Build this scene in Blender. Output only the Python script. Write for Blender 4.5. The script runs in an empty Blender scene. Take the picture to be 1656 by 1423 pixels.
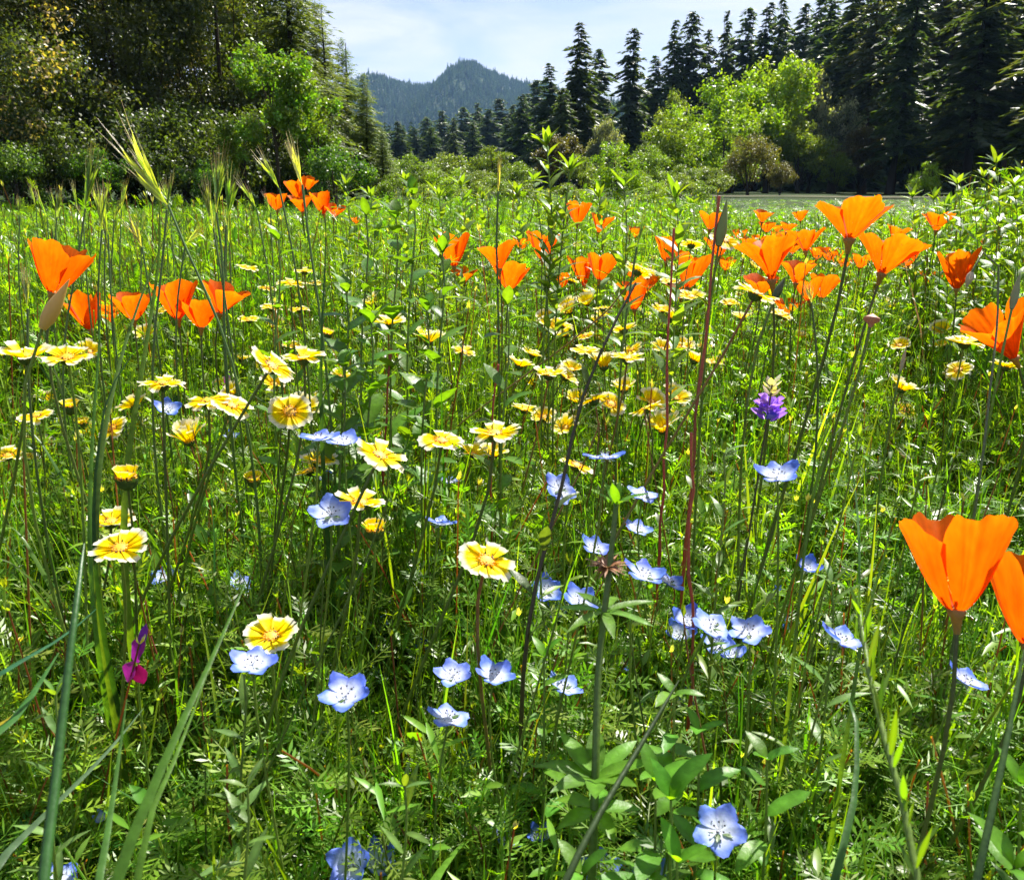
import bpy, math, random
import numpy as np
from mathutils import Vector, Matrix, Quaternion

random.seed(7); rng = np.random.default_rng(7)
S = bpy.context.scene
R = math.radians
# ------------------------------------------------------------------ camera
F = 1350.0; PITCH = R(17.0); CAMZ = 0.60
cd = bpy.data.cameras.new('camera'); cam = bpy.data.objects.new('camera', cd)
S.collection.objects.link(cam); S.camera = cam
cam.location = (0, 0, CAMZ); cam.rotation_euler = (R(90) - PITCH, 0, 0)
cd.sensor_width = 36; cd.lens = 36 * F / 1656; cd.clip_start = 0.02; cd.clip_end = 6000
cd.dof.use_dof = True; cd.dof.focus_distance = 1.3; cd.dof.aperture_fstop = cd.lens / 1.1
# ------------------------------------------------------------------ light
SUN_EL, SUN_AZ = R(50), R(33)
EXPOSURE = 1.45
w = bpy.data.worlds.new('World'); S.world = w; w.use_nodes = True
nt = w.node_tree; nt.nodes.clear()
N = nt.nodes.new; L = nt.links.new
sky = N('ShaderNodeTexSky'); sky.sky_type = 'NISHITA'; sky.sun_disc = False
sky.sun_elevation = SUN_EL; sky.sun_rotation = SUN_AZ; sky.air_density = 1.0; sky.dust_density = 0.6; sky.ozone_density = 1.5
tc = N('ShaderNodeTexCoord'); mp = N('ShaderNodeMapping'); mp.inputs['Scale'].default_value = (1.6, 1.0, 7.5)
mp.inputs['Rotation'].default_value = (0, R(-6), 0)
nz = N('ShaderNodeTexNoise'); nz.inputs['Scale'].default_value = 2.3; nz.inputs['Detail'].default_value = 7; nz.inputs['Roughness'].default_value = 0.56
nz.inputs['Distortion'].default_value = 0.5
mr = N('ShaderNodeMapRange'); mr.inputs['From Min'].default_value = 0.40; mr.inputs['From Max'].default_value = 0.62
mr.inputs['To Min'].default_value = 0.04; mr.inputs['To Max'].default_value = 0.92
mx = N('ShaderNodeMix'); mx.data_type = 'RGBA'
mx.inputs['B'].default_value = (7.0, 7.2, 7.9, 1)
tint = N('ShaderNodeMix'); tint.data_type = 'RGBA'; tint.blend_type = 'MULTIPLY'; tint.inputs['Factor'].default_value = 1.0
tint.inputs['B'].default_value = (1.04, 0.93, 1.14, 1)
bg = N('ShaderNodeBackground'); bg.inputs['Strength'].default_value = 0.05
out = N('ShaderNodeOutputWorld')
L(tc.outputs['Generated'], mp.inputs['Vector']); L(mp.outputs['Vector'], nz.inputs['Vector']); L(nz.outputs['Fac'], mr.inputs['Value'])
L(mr.outputs['Result'], mx.inputs['Factor']); L(sky.outputs['Color'], tint.inputs['A']); L(tint.outputs['Result'], mx.inputs['A'])
L(mx.outputs['Result'], bg.inputs['Color']); L(bg.outputs['Background'], out.inputs['Surface'])
sl = bpy.data.lights.new('sun', 'SUN'); sl.energy = 5.0; sl.angle = R(0.55); sl.color = (1.0, 0.95, 0.86)
so = bpy.data.objects.new('sun', sl); S.collection.objects.link(so)
sd = Vector((math.sin(SUN_AZ) * math.cos(SUN_EL), math.cos(SUN_AZ) * math.cos(SUN_EL), math.sin(SUN_EL)))
so.rotation_mode = 'QUATERNION'; so.rotation_quaternion = sd.to_track_quat('Z', 'Y'); so.location = (0, 0, 60)
S.view_settings.view_transform = 'Standard'; S.view_settings.look = 'None'
S.view_settings.exposure = EXPOSURE; S.view_settings.gamma = 1.0
S.render.engine = 'CYCLES'
cy = S.cycles
cy.max_bounces = 7; cy.diffuse_bounces = 3; cy.glossy_bounces = 2; cy.transmission_bounces = 4; cy.transparent_max_bounces = 4; cy.volume_bounces = 0
cy.caustics_reflective = False; cy.caustics_refractive = False
cy.use_adaptive_sampling = True; cy.adaptive_threshold = 0.02; cy.adaptive_min_samples = 72
cy.use_denoising = True; cy.denoiser = 'OPENIMAGEDENOISE'; cy.denoising_input_passes = 'RGB_ALBEDO_NORMAL'; cy.denoising_prefilter = 'ACCURATE'
cy.sample_clamp_indirect = 6

def ray(px, py):
    x = (px - 828) / F; y = -(py - 711.5) / F
    return Vector((x, math.cos(PITCH) + y * math.sin(PITCH), -math.sin(PITCH) + y * math.cos(PITCH)))
def W(px, py, d):
    return Vector((0, 0, CAMZ)) + ray(px, py) * d

# ------------------------------------------------------------------ mesh builder
class B:
    def __init__(s): s.v = []; s.q = []; s.t = []; s.c = []; s.qm = []; s.tm = []; s.n = 0
    def verts(s, P, C):
        P = np.asarray(P, dtype=np.float64).reshape(-1, 3); C = np.asarray(C, dtype=np.float64)
        if C.ndim == 1: C = np.tile(C, (len(P), 1))
        b = s.n; s.v.append(P); s.c.append(C.reshape(-1, 3)); s.n += len(P); return b
    def grid(s, P, C, m=0, wrap=False):
        P = np.asarray(P, dtype=np.float64); a, b = P.shape[:2]
        o = s.verts(P, C)
        i = np.arange(a * b).reshape(a, b) + o
        if wrap: i = np.concatenate([i, i[:, :1]], axis=1)
        q = np.stack([i[:-1, :-1], i[:-1, 1:], i[1:, 1:], i[1:, :-1]], -1).reshape(-1, 4)
        s.q.append(q); s.qm.append(np.full(len(q), m))
    def tris(s, P, T, C, m=0):
        o = s.verts(P, C); T = np.asarray(T) + o; s.t.append(T.reshape(-1, 3)); s.tm.append(np.full(len(s.t[-1]), m))
    def quads(s, P, C, m=0):          # P (n,4,3)
        P = np.asarray(P); n = len(P); o = s.verts(P, C)
        q = np.arange(n * 4).reshape(n, 4) + o; s.q.append(q); s.qm.append(np.full(n, m))
    def tube(s, pts, rad, col, sides=6, m=0, cap=True):
        P = np.array([tuple(p) for p in pts], dtype=float); n = len(P)
        rad = np.full(n, rad) if np.isscalar(rad) else np.asarray(rad, dtype=float)
        T = np.gradient(P, axis=0); T /= np.linalg.norm(T, axis=1)[:, None] + 1e-12
        ref = np.array([1.0, 0, 0]) if abs(T[0][0]) < 0.8 else np.array([0, 1.0, 0])
        G = []
        u = ref - T[0] * ref.dot(T[0]); u /= np.linalg.norm(u)
        a = np.arange(sides) / sides * 2 * math.pi
        for k in range(n):
            u = u - T[k] * u.dot(T[k]); u /= np.linalg.norm(u) + 1e-12
            v = np.cross(T[k], u)
            G.append(P[k] + rad[k] * (np.cos(a)[:, None] * u + np.sin(a)[:, None] * v))
        C = np.asarray(col, dtype=float)
        if C.ndim == 2: C = np.repeat(C, sides, axis=0)
        s.grid(np.array(G), C, m, wrap=True)
        if cap:
            cc = C[-1] if C.ndim == 2 else C
            Gt = np.vstack([G[-1], P[-1] + T[-1] * rad[-1] * 0.6]); T3 = [[i, (i + 1) % sides, sides] for i in range(sides)]
            s.tris(Gt, T3, cc, m)
    def leaf(s, base, d, nrm, ln, wd, col, seg=4, fold=0.15, bend=0.2, peak=0.45, m=0, col2=None, sharp=1.0, wob=0.0):
        d = np.array(tuple(d), dtype=float); d /= np.linalg.norm(d) + 1e-12; nrm = np.array(tuple(nrm), dtype=float)
        nrm = nrm - d * nrm.dot(d); nn = np.linalg.norm(nrm)
        if nn < 1e-6: nrm = np.cross(d, [1, 0, 0.3]); nn = np.linalg.norm(nrm)
        nrm /= nn; sd_ = np.cross(d, nrm)
        t = np.linspace(0, 1, seg + 1)
        wv = np.where(t < peak, np.sin(np.clip(t / peak, 0, 1) * math.pi / 2) ** 0.8, np.cos(np.clip((t - peak) / (1 - peak), 0, 1) * math.pi / 2) ** sharp) * wd * 0.5
        wv[0] = wd * 0.06; wv[-1] = wd * 0.02
        cen = np.array(tuple(base)) + np.outer(t * ln, d) - np.outer((t ** 2) * ln * bend, nrm)
        wbz = np.sin(t * 9 + wob * 7) * wob * wd
        Lf = cen - wv[:, None] * sd_ + (wv * fold + wbz)[:, None] * nrm; Rt = cen + wv[:, None] * sd_ + (wv * fold - wbz)[:, None] * nrm
        P = np.stack([Lf, cen, Rt], 1)
        C = np.tile(np.asarray(col, dtype=float), (seg + 1, 3, 1))
        if col2 is not None: C[:, 1] = col2
        s.grid(P, C, m)
    def blade(s, pts, wd, side, col, m=0, fold=0.25, taper=True, col_tip=None):
        P = np.array([tuple(p) for p in pts], dtype=float); n = len(P); t = np.linspace(0, 1, n)
        wv = wd * 0.5 * (np.clip((1 - t) * 1.7, 0, 1) ** 0.7 if taper else np.ones(n)); wv[-1] = wd * 0.03
        T = np.gradient(P, axis=0); T /= np.linalg.norm(T, axis=1)[:, None] + 1e-12
        sd_ = np.array(tuple(side), dtype=float); sv = sd_ - T * (T @ sd_)[:, None]; sv /= np.linalg.norm(sv, axis=1)[:, None] + 1e-9
        nv = np.cross(sv, T)
        G = np.stack([P - wv[:, None] * sv, P + (wv * fold)[:, None] * nv, P + wv[:, None] * sv], 1)
        C = np.tile(np.asarray(col, dtype=float), (n, 3, 1))
        if col_tip is not None: C = C * (1 - t ** 2)[:, None, None] + np.asarray(col_tip) * (t ** 2)[:, None, None]
        s.grid(G, C, m)
    def mesh(s, name, mats, smooth=True):
        me = bpy.data.meshes.new(name)
        V = np.concatenate(s.v); q = np.concatenate(s.q) if s.q else np.zeros((0, 4), int); t = np.concatenate(s.t) if s.t else np.zeros((0, 3), int)
        me.vertices.add(len(V)); me.vertices.foreach_set('co', V.astype(np.float32).ravel())
        nl = q.size + t.size; me.loops.add(nl); me.loops.foreach_set('vertex_index', np.concatenate([q.ravel(), t.ravel()]).astype(np.int32))
        me.polygons.add(len(q) + len(t))
        st = np.concatenate([np.arange(len(q)) * 4, len(q) * 4 + np.arange(len(t)) * 3]).astype(np.int32)
        me.polygons.foreach_set('loop_start', st)
        me.polygons.foreach_set('material_index', np.concatenate([np.concatenate(s.qm) if s.qm else np.zeros(0), np.concatenate(s.tm) if s.tm else np.zeros(0)]).astype(np.int32))
        me.polygons.foreach_set('use_smooth', np.full(len(q) + len(t), smooth))
        C = np.concatenate(s.c); C = np.hstack([C, np.ones((len(C), 1))])
        a = me.attributes.new('col', 'FLOAT_COLOR', 'POINT'); a.data.foreach_set('color', C.astype(np.float32).ravel())
        for m in (mats if isinstance(mats, (list, tuple)) else [mats]): me.materials.append(m)
        me.update(calc_edges=True); me.validate(); return me

def link(o): S.collection.objects.link(o); return o
def thing(name, label, cat, loc=(0, 0, 0), group=None):
    o = link(bpy.data.objects.new(name, None)); o.location = loc; o.empty_display_size = 0.02
    o['label'] = label; o['category'] = cat
    if group: o['group'] = group
    return o
def part(name, me, parent=None, mat=None, label=None, kind=None):
    o = link(bpy.data.objects.new(name, me))
    if parent is not None: o.parent = parent
    if mat is not None: o.matrix_basis = mat
    if label: o['label'] = label
    if kind: o['kind'] = kind
    return o
def tag(o, label=None, cat=None, group=None, kind=None):
    if label: o['label'] = label
    if cat: o['category'] = cat
    if group: o['group'] = group
    if kind: o['kind'] = kind
    return o

# ------------------------------------------------------------------ materials
def plant_mat(name, trans=0.4, tcol=(1.5, 1.6, 0.6), rough=0.45, hue=0.02, val=0.25, spec=0.5, nscale=0.0, bump=0.0, sat=0.0, vein=None):
    m = bpy.data.materials.new(name); m.use_nodes = True; t = m.node_tree; t.nodes.clear()
    N = t.nodes.new; L = t.links.new
    at = N('ShaderNodeAttribute'); at.attribute_name = 'col'
    oi = N('ShaderNodeObjectInfo')
    hs = N('ShaderNodeHueSaturation')
    m1 = N('ShaderNodeMapRange'); m1.inputs['To Min'].default_value = 0.5 - hue; m1.inputs['To Max'].default_value = 0.5 + hue
    m2 = N('ShaderNodeMath'); m2.operation = 'MULTIPLY'; m2.inputs[1].default_value = 7.31
    m3 = N('ShaderNodeMath'); m3.operation = 'FRACT'
    m4 = N('ShaderNodeMapRange'); m4.inputs['To Min'].default_value = 1 - val; m4.inputs['To Max'].default_value = 1 + val
    L(oi.outputs['Random'], m1.inputs['Value']); L(m1.outputs[0], hs.inputs['Hue'])
    L(oi.outputs['Random'], m2.inputs[0]); L(m2.outputs[0], m3.inputs[0]); L(m3.outputs[0], m4.inputs['Value'])
    L(m4.outputs[0], hs.inputs['Value']); L(at.outputs['Color'], hs.inputs['Color'])
    col = hs.outputs['Color']
    bnode = None
    if nscale:
        tcn = N('ShaderNodeTexCoord'); nz = N('ShaderNodeTexNoise'); nz.inputs['Scale'].default_value = nscale; nz.inputs['Detail'].default_value = 4
        if vein:
            mpn = N('ShaderNodeMapping'); mpn.inputs['Scale'].default_value = vein; L(tcn.outputs['Object'], mpn.inputs['Vector']); L(mpn.outputs[0], nz.inputs['Vector'])
        else: L(tcn.outputs['Object'], nz.inputs['Vector'])
        mm = N('ShaderNodeMapRange'); mm.inputs['From Min'].default_value = 0.3; mm.inputs['From Max'].default_value = 0.7; mm.inputs['To Min'].default_value = 0.78; mm.inputs['To Max'].default_value = 1.18
        L(nz.outputs['Fac'], mm.inputs['Value'])
        mc = N('ShaderNodeVectorMath'); mc.operation = 'SCALE'; L(col, mc.inputs[0]); L(mm.outputs[0], mc.inputs['Scale']); col = mc.outputs[0]
        if bump:
            bnode = N('ShaderNodeBump'); bnode.inputs['Strength'].default_value = bump; bnode.inputs['Distance'].default_value = 0.002; L(nz.outputs['Fac'], bnode.inputs['Height'])
    p = N('ShaderNodeBsdfPrincipled'); p.inputs['Roughness'].default_value = rough; p.inputs['Specular IOR Level'].default_value = spec
    L(col, p.inputs['Base Color'])
    if bnode: L(bnode.outputs[0], p.inputs['Normal'])
    o = N('ShaderNodeOutputMaterial')
    if trans > 0:
        tr = N('ShaderNodeBsdfTranslucent'); tm = N('ShaderNodeMix'); tm.data_type = 'RGBA'; tm.blend_type = 'MULTIPLY'; tm.inputs['Factor'].default_value = 1
        tm.inputs['B'].default_value = (*tcol, 1); L(col, tm.inputs['A']); L(tm.outputs['Result'], tr.inputs['Color'])
        if bnode: L(bnode.outputs[0], tr.inputs['Normal'])
        ms = N('ShaderNodeMixShader'); ms.inputs[0].default_value = trans; L(p.outputs[0], ms.inputs[1]); L(tr.outputs[0], ms.inputs[2]); L(ms.outputs[0], o.inputs['Surface'])
    else: L(p.outputs[0], o.inputs['Surface'])
    return m
M_LEAF = plant_mat('leaf', 0.5, (2.1, 2.1, 0.15), 0.36, 0.022, 0.42, spec=0.35)
M_GLOSS = plant_mat('glossy_leaf', 0.5, (2.3, 1.95, 0.2), 0.4, 0.012, 0.12, spec=0.3, nscale=160, bump=0.3)
M_TREE = plant_mat('tree_leaf', 0.45, (1.8, 1.85, 0.3), 0.42, 0.008, 0.12, spec=0.4)
M_NEEDLE = plant_mat('needle', 0.42, (1.8, 1.8, 0.5), 0.5, 0.01, 0.15)
M_STEM = plant_mat('stem', 0.3, (1.6, 1.5, 0.5), 0.42, 0.01, 0.15, nscale=300, bump=0.15)
M_STRAW = plant_mat('straw', 0.25, (1.2, 1.1, 0.8), 0.5, 0.015, 0.3)
M_BARK = plant_mat('bark', 0, rough=0.9, hue=0.01, val=0.15, spec=0.15, nscale=9, bump=0.6, vein=(1, 1, 0.25))
M_POPPY = plant_mat('poppy_petal', 0.6, (1.05, 1.15, 0.6), 0.5, 0.003, 0.04, spec=0.1, nscale=30, bump=0.12, vein=(6, 6, 0.6))
M_RAY = plant_mat('ray_petal', 0.4, (1.0, 0.95, 0.8), 0.5, 0.004, 0.04, spec=0.1, nscale=200, bump=0.2)
M_BLUE = plant_mat('blue_petal', 0.38, (0.8, 0.88, 1.05), 0.5, 0.006, 0.06, spec=0.3, nscale=220, bump=0.2)
M_DISC = plant_mat('disc', 0.1, (1, 1, 1), 0.6, 0.01, 0.1)
# ------------------------------------------------------------------ setting
def sstep(a, b, x): t = np.clip((x - a) / (b - a), 0, 1); return t * t * (3 - 2 * t)
def terr(x, y):
    x = np.asarray(x, float); y = np.asarray(y, float)
    und = (0.02 * np.sin(x * 0.9 + 1) * np.sin(y * 0.7) + 0.25 * np.sin(x * 0.05 + 2) * np.sin(y * 0.043)) * sstep(4, 60, np.hypot(x, y))
    right = 34 * sstep(0, 1, (x - 28 - 0.10 * y) / 120) * sstep(40, 120, y + x * 0.3)
    left = 26 * sstep(0, 1, (-x - 30 - 0.22 * y) / 160) * sstep(10, 80, y - x * 0.5)
    far = 46 * sstep(260, 700, y) * (0.55 + 0.45 * sstep(-60, 150, x)) + 10 * np.sin(x * 0.02) * sstep(300, 600, y)
    back = 20 * sstep(60, 400, -y)
    return und + right + left + far + back
def ring_grid(r0, r1, nr, na, zf, name, mat):
    r = np.geomspace(r0, r1, nr); a = np.linspace(0, 2 * math.pi, na, endpoint=False)
    X = r[:, None] * np.cos(a); Y = r[:, None] * np.sin(a); Z = zf(X, Y)
    b = B(); b.grid(np.stack([X, Y, Z], -1), (0.1, 0.1, 0.1), wrap=True)
    c = np.array([[0, 0, float(zf(0, 0))]]); V = np.vstack([np.stack([X[0], Y[0], Z[0]], -1), c])
    b.tris(V, [[i, (i + 1) % na, na] for i in range(na)], (0.1, 0.1, 0.1))
    return b.mesh(name, mat)
def ground_mat():
    m = bpy.data.materials.new('meadow_soil'); m.use_nodes = True; t = m.node_tree; p = t.nodes['Principled BSDF']; N = t.nodes.new; L = t.links.new
    g = N('ShaderNodeNewGeometry')
    def noise(s, d=6, dist=0.0):
        n = N('ShaderNodeTexNoise'); n.inputs['Scale'].default_value = s; n.inputs['Detail'].default_value = d; n.inputs['Distortion'].default_value = dist; L(g.outputs['Position'], n.inputs['Vector']); return n.outputs['Fac']
    def ramp(f, stops):
        r = N('ShaderNodeValToRGB'); e = r.color_ramp.elements
        e[0].position, e[0].color = stops[0][0], (*stops[0][1], 1); e[1].position, e[1].color = stops[1][0], (*stops[1][1], 1)
        for s_ in stops[2:]: k = e.new(s_[0]); k.color = (*s_[1], 1)
        L(f, r.inputs[0]); return r.outputs[0]
    def mixc(f, a, b):
        k = N('ShaderNodeMix'); k.data_type = 'RGBA'; L(f, k.inputs['Factor']); L(a, k.inputs['A']); L(b, k.inputs['B']); return k.outputs['Result']
    soil = ramp(noise(60, 8), [(0.3, (0.012, 0.009, 0.005)), (0.7, (0.07, 0.05, 0.025))])
    grass = mixc(ramp(noise(0.16, 5), [(0.42, (0, 0, 0)), (0.62, (1, 1, 1))]), ramp(noise(2.5, 9), [(0.3, (0.008, 0.022, 0.004)), (0.7, (0.028, 0.055, 0.008))]), ramp(noise(2.0, 9), [(0.3, (0.014, 0.028, 0.006)), (0.7, (0.045, 0.058, 0.018))]))
    ln = N('ShaderNodeVectorMath'); ln.operation = 'LENGTH'; L(g.outputs['Position'], ln.inputs[0])
    mr = N('ShaderNodeMapRange'); mr.inputs['From Min'].default_value = 3; mr.inputs['From Max'].default_value = 12; L(ln.outputs['Value'], mr.inputs['Value'])
    L(mixc(mr.outputs[0], soil, grass), p.inputs['Base Color']); p.inputs['Roughness'].default_value = 0.95; p.inputs['Specular IOR Level'].default_value = 0.1
    bp = N('ShaderNodeBump'); bp.inputs['Strength'].default_value = 0.8; bp.inputs['Distance'].default_value = 0.05; L(noise(14, 8), bp.inputs['Height']); L(bp.outputs[0], p.inputs['Normal'])
    return m
M_GROUND = ground_mat()
part('ground', ring_grid(0.4, 2600, 110, 220, terr, 'ground', M_GROUND), kind='structure')

# dirt track across the clearing
def strip(name, pts, wd, col, dz, mat):
    b = B(); P = np.array(pts, float); n = 60; t = np.linspace(0, 1, n); tt = np.linspace(0, 1, len(P))
    x = np.interp(t, tt, P[:, 0]); y = np.interp(t, tt, P[:, 1]); dx = np.gradient(x); dy = np.gradient(y); l = np.hypot(dx, dy)
    G = []
    for k in (-1, -0.5, 0, 0.5, 1):
        ww = wd * k * 0.5 * (1 + 0.25 * np.sin(t * 37 + k))
        X = x - dy / l * ww; Y = y + dx / l * ww; G.append(np.stack([X, Y, terr(X, Y) + dz + 0.03 * (1 - k * k)], -1))
    b.grid(np.stack(G, 1), col); o = part(name, b.mesh(name, mat), kind='structure'); return o
M_DIRT = plant_mat('dirt', 0, rough=0.95, spec=0.1, nscale=2.0, bump=0.5)
strip('dirt_track', [(3, 37), (9, 35.5), (15, 35), (24, 41), (34, 56)], 1.5, (0.09, 0.08, 0.05), 0.05, M_DIRT)

def near_path(px, py, dist):   # world x on the vertical plane y = dist, height for that pixel
    r = ray(px, py); k = dist / r.y; return r.x * k, CAMZ + r.z * k

# far wooded mountain
MD = 1500.0
sky_px = [(300, 160), (470, 150), (560, 140), (610, 139), (650, 134), (690, 138), (715, 131), (740, 121), (775, 113), (800, 118), (830, 130), (862, 141), (900, 165), (960, 185), (1100, 200), (1300, 160), (1500, 120)]
mxs = np.array([near_path(a, b, MD)[0] for a, b in sky_px]); mzs = np.array([near_path(a, b, MD)[1] for a, b in sky_px])
def mount(x, y):
    x = np.asarray(x, float); y = np.asarray(y, float)
    ridge = np.interp(x, mxs, mzs) * (1 - sstep(600, 1500, np.abs(x - mxs.mean())) * 0.9) - 8
    s = sstep(820, MD, y) * (1 - sstep(MD, MD + 900, y))
    gul = 20 * np.sin(x * 0.045 + 1.3 * np.sin(y * 0.008)) * s * (1 - sstep(MD - 160, MD, y))
    return (ridge + gul) * (s ** 0.85) - 3 * (1 - s)
X, Y = np.meshgrid(np.linspace(-1900, 1900, 170), np.linspace(800, 2400, 80))
b = B(); b.grid(np.stack([X, Y, mount(X, Y)], -1), (0.03, 0.045, 0.02)); part('mountain', b.mesh('mountain', plant_mat('forest_floor', 0, rough=0.95, spec=0.05, nscale=0.05)), kind='structure')

# ------------------------------------------------------------------ scatter (geometry nodes) for what nobody could count
def scatter(name, meshes, P, idx, rot, scl, label, cat):
    coll = bpy.data.collections.new(name + '_source')
    for i, me in enumerate(meshes): o = bpy.data.objects.new('%s_source_%02d' % (name, i), me); coll.objects.link(o)
    me = bpy.data.meshes.new(name); P = np.asarray(P, np.float32); me.vertices.add(len(P)); me.vertices.foreach_set('co', P.ravel())
    a = me.attributes.new('pick', 'INT', 'POINT'); a.data.foreach_set('value', np.asarray(idx, np.int32))
    a = me.attributes.new('rot', 'FLOAT_VECTOR', 'POINT'); a.data.foreach_set('vector', np.asarray(rot, np.float32).ravel())
    a = me.attributes.new('scl', 'FLOAT_VECTOR', 'POINT'); a.data.foreach_set('vector', np.asarray(scl, np.float32).ravel())
    o = link(bpy.data.objects.new(name, me))
    ng = bpy.data.node_groups.new(name, 'GeometryNodeTree')
    ng.interface.new_socket('Geometry', in_out='INPUT', socket_type='NodeSocketGeometry'); ng.interface.new_socket('Geometry', in_out='OUTPUT', socket_type='NodeSocketGeometry')
    N = ng.nodes.new; L = ng.links.new
    gi = N('NodeGroupInput'); go = N('NodeGroupOutput'); ci = N('GeometryNodeCollectionInfo'); ip = N('GeometryNodeInstanceOnPoints')
    ci.inputs['Collection'].default_value = coll; ci.inputs['Separate Children'].default_value = True; ci.inputs['Reset Children'].default_value = True
    def na(nm, ty): k = N('GeometryNodeInputNamedAttribute'); k.data_type = ty; k.inputs['Name'].default_value = nm; return [x for x in k.outputs if x.enabled and x.name == 'Attribute'][0]
    L(gi.outputs[0], ip.inputs['Points']); L(ci.outputs[0], ip.inputs['Instance']); ip.inputs['Pick Instance'].default_value = True
    L(na('pick', 'INT'), ip.inputs['Instance Index']); L(na('rot', 'FLOAT_VECTOR'), ip.inputs['Rotation']); L(na('scl', 'FLOAT_VECTOR'), ip.inputs['Scale'])
    L(ip.outputs[0], go.inputs[0])
    md = o.modifiers.new('scatter', 'NODES'); md.node_group = ng
    return tag(o, label, cat, kind='stuff')

# ------------------------------------------------------------------ trees
def jit(c, s, n=None):
    c = np.asarray(c, float)
    if n is None: return c * (1 + random.uniform(-s, s)) * np.array([1 + random.uniform(-s, s) * 0.4, 1, 1 + random.uniform(-s, s) * 0.4])
    return c * (1 + rng.uniform(-s, s, (n, 1))) * (1 + rng.uniform(-s, s, (n, 3)) * 0.3)
def leaf_cloud(b, C, Nrm, size, asp, cols, m=0):
    """one bent pair of triangles per leaf; C centres, Nrm rough outward normals"""
    n = len(C); d = rng.normal(size=(n, 3)); d /= np.linalg.norm(d, axis=1)[:, None]
    nr = Nrm + rng.normal(size=(n, 3)) * 0.8; nr -= d * (nr * d).sum(1)[:, None]; nr /= np.linalg.norm(nr, axis=1)[:, None] + 1e-9
    s = np.cross(d, nr); sz = size * rng.uniform(0.6, 1.3, (n, 1)); wdt = sz * asp
    P = np.stack([C - d * sz * 0.5, C + s * wdt * 0.5 + nr * wdt * 0.15, C + d * sz * 0.5, C - s * wdt * 0.5 + nr * wdt * 0.15], 1)
    b.quads(P, np.repeat(cols, 4, axis=0), m)
def conifer_crown(h, r, seed, col, base=0.12, gap=0.25, el=0.5, ns=9, levels=46, shape=0.75, droop=0.35, asp=0.2):
    global rng
    rng = np.random.default_rng(seed); b = B(); Cs = []; Ds = []; cl = []
    for i in range(levels):
        t = base + (1 - base) * (i / levels) ** 0.9; z = h * t
        rl = r * ((1 - t) / (1 - base)) ** shape * rng.uniform(0.55, 1.15)
        if t < base + 0.12: rl *= 0.75
        nb = 4 + int(rng.integers(0, 3))
        if rng.random() < gap * 0.5: nb = 2
        for k in range(nb):
            a = rng.uniform(0, 2 * math.pi); bl = rl * rng.uniform(0.4, 1.25) + 0.10
            nn = max(2, int(ns * bl / r + 2)); s = np.linspace(0.15, 1, nn)
            up = rng.uniform(0.05, 0.35) if t > 0.75 else rng.uniform(-0.15, 0.15)
            x = np.cos(a) * bl * s; y = np.sin(a) * bl * s; zz = z + bl * (up * s - droop * s ** 2)
            c = np.stack([x, y, zz], -1); wside = np.array([-np.sin(a), np.cos(a), 0])
            for sg in (-1, 1, 0):
                Cs.append(c + wside * sg * 0.16 * bl * (1.1 - s)[:, None] + rng.normal(size=(nn, 3)) * 0.05)
                dd = np.array([np.cos(a), np.sin(a), -0.25]) + wside * sg * 0.8
                Ds.append(np.tile(dd, (nn, 1)))
    C = np.concatenate(Cs); D = np.concatenate(Ds) + rng.normal(size=(len(C), 3)) * 0.25; n = len(C)
    D /= np.linalg.norm(D, axis=1)[:, None]; U = np.array([0, 0, 1.0]) + rng.normal(size=(n, 3)) * 0.5
    sv = np.cross(D, U); sv /= np.linalg.norm(sv, axis=1)[:, None]
    sz = el * rng.uniform(0.6, 1.35, (n, 1)) * (0.45 + 0.55 * np.clip((h - C[:, 2:3]) / (0.4 * h), 0, 1))
    P = np.stack([C - D * sz * 0.4, C + sv * sz * asp, C + D * sz * 0.8 - np.array([0, 0, 0.12]) * sz, C - sv * sz * asp], 1)
    b.quads(P, np.repeat(jit(col, 0.3, n), 4, axis=0))
    return b
def tree_trunk(h, r0, seed, col, bend=0.15, limbs=(), top=0.97):
    rr = random.Random(seed); b = B(); z = np.linspace(-0.3, h * top, 9); ph = rr.uniform(0, 6)
    x = bend * np.sin(z / h * 3 + ph) - bend * math.sin(ph); y = bend * np.cos(z / h * 2.4 + ph) - bend * math.cos(ph)
    fl = 1 + 0.6 * np.exp(-np.clip(z, 0, None) / (r0 * 2.5))
    b.tube(np.stack([x, y, z], -1), r0 * np.clip(1 - 0.93 * (np.clip(z, 0, None) / h) ** 0.9, 0.05, 1) * fl, col, sides=8)
    for (z0, tx, ty, tz, rad) in limbs:
        sx = np.interp(z0, z, x); sy = np.interp(z0, z, y); t = np.linspace(0, 1, 6)[:, None]
        st = np.array([sx, sy, z0]); en = np.array([tx, ty, tz]); mid = (st + en) / 2 + np.array([0, 0, -0.12 * np.linalg.norm(en - st)]) + np.array([rr.uniform(-.2, .2)] * 3)
        b.tube((1 - t) ** 2 * st + 2 * t * (1 - t) * mid + t ** 2 * en, rad * np.linspace(1, 0.2, 6), col, sides=5)
    return b
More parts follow.
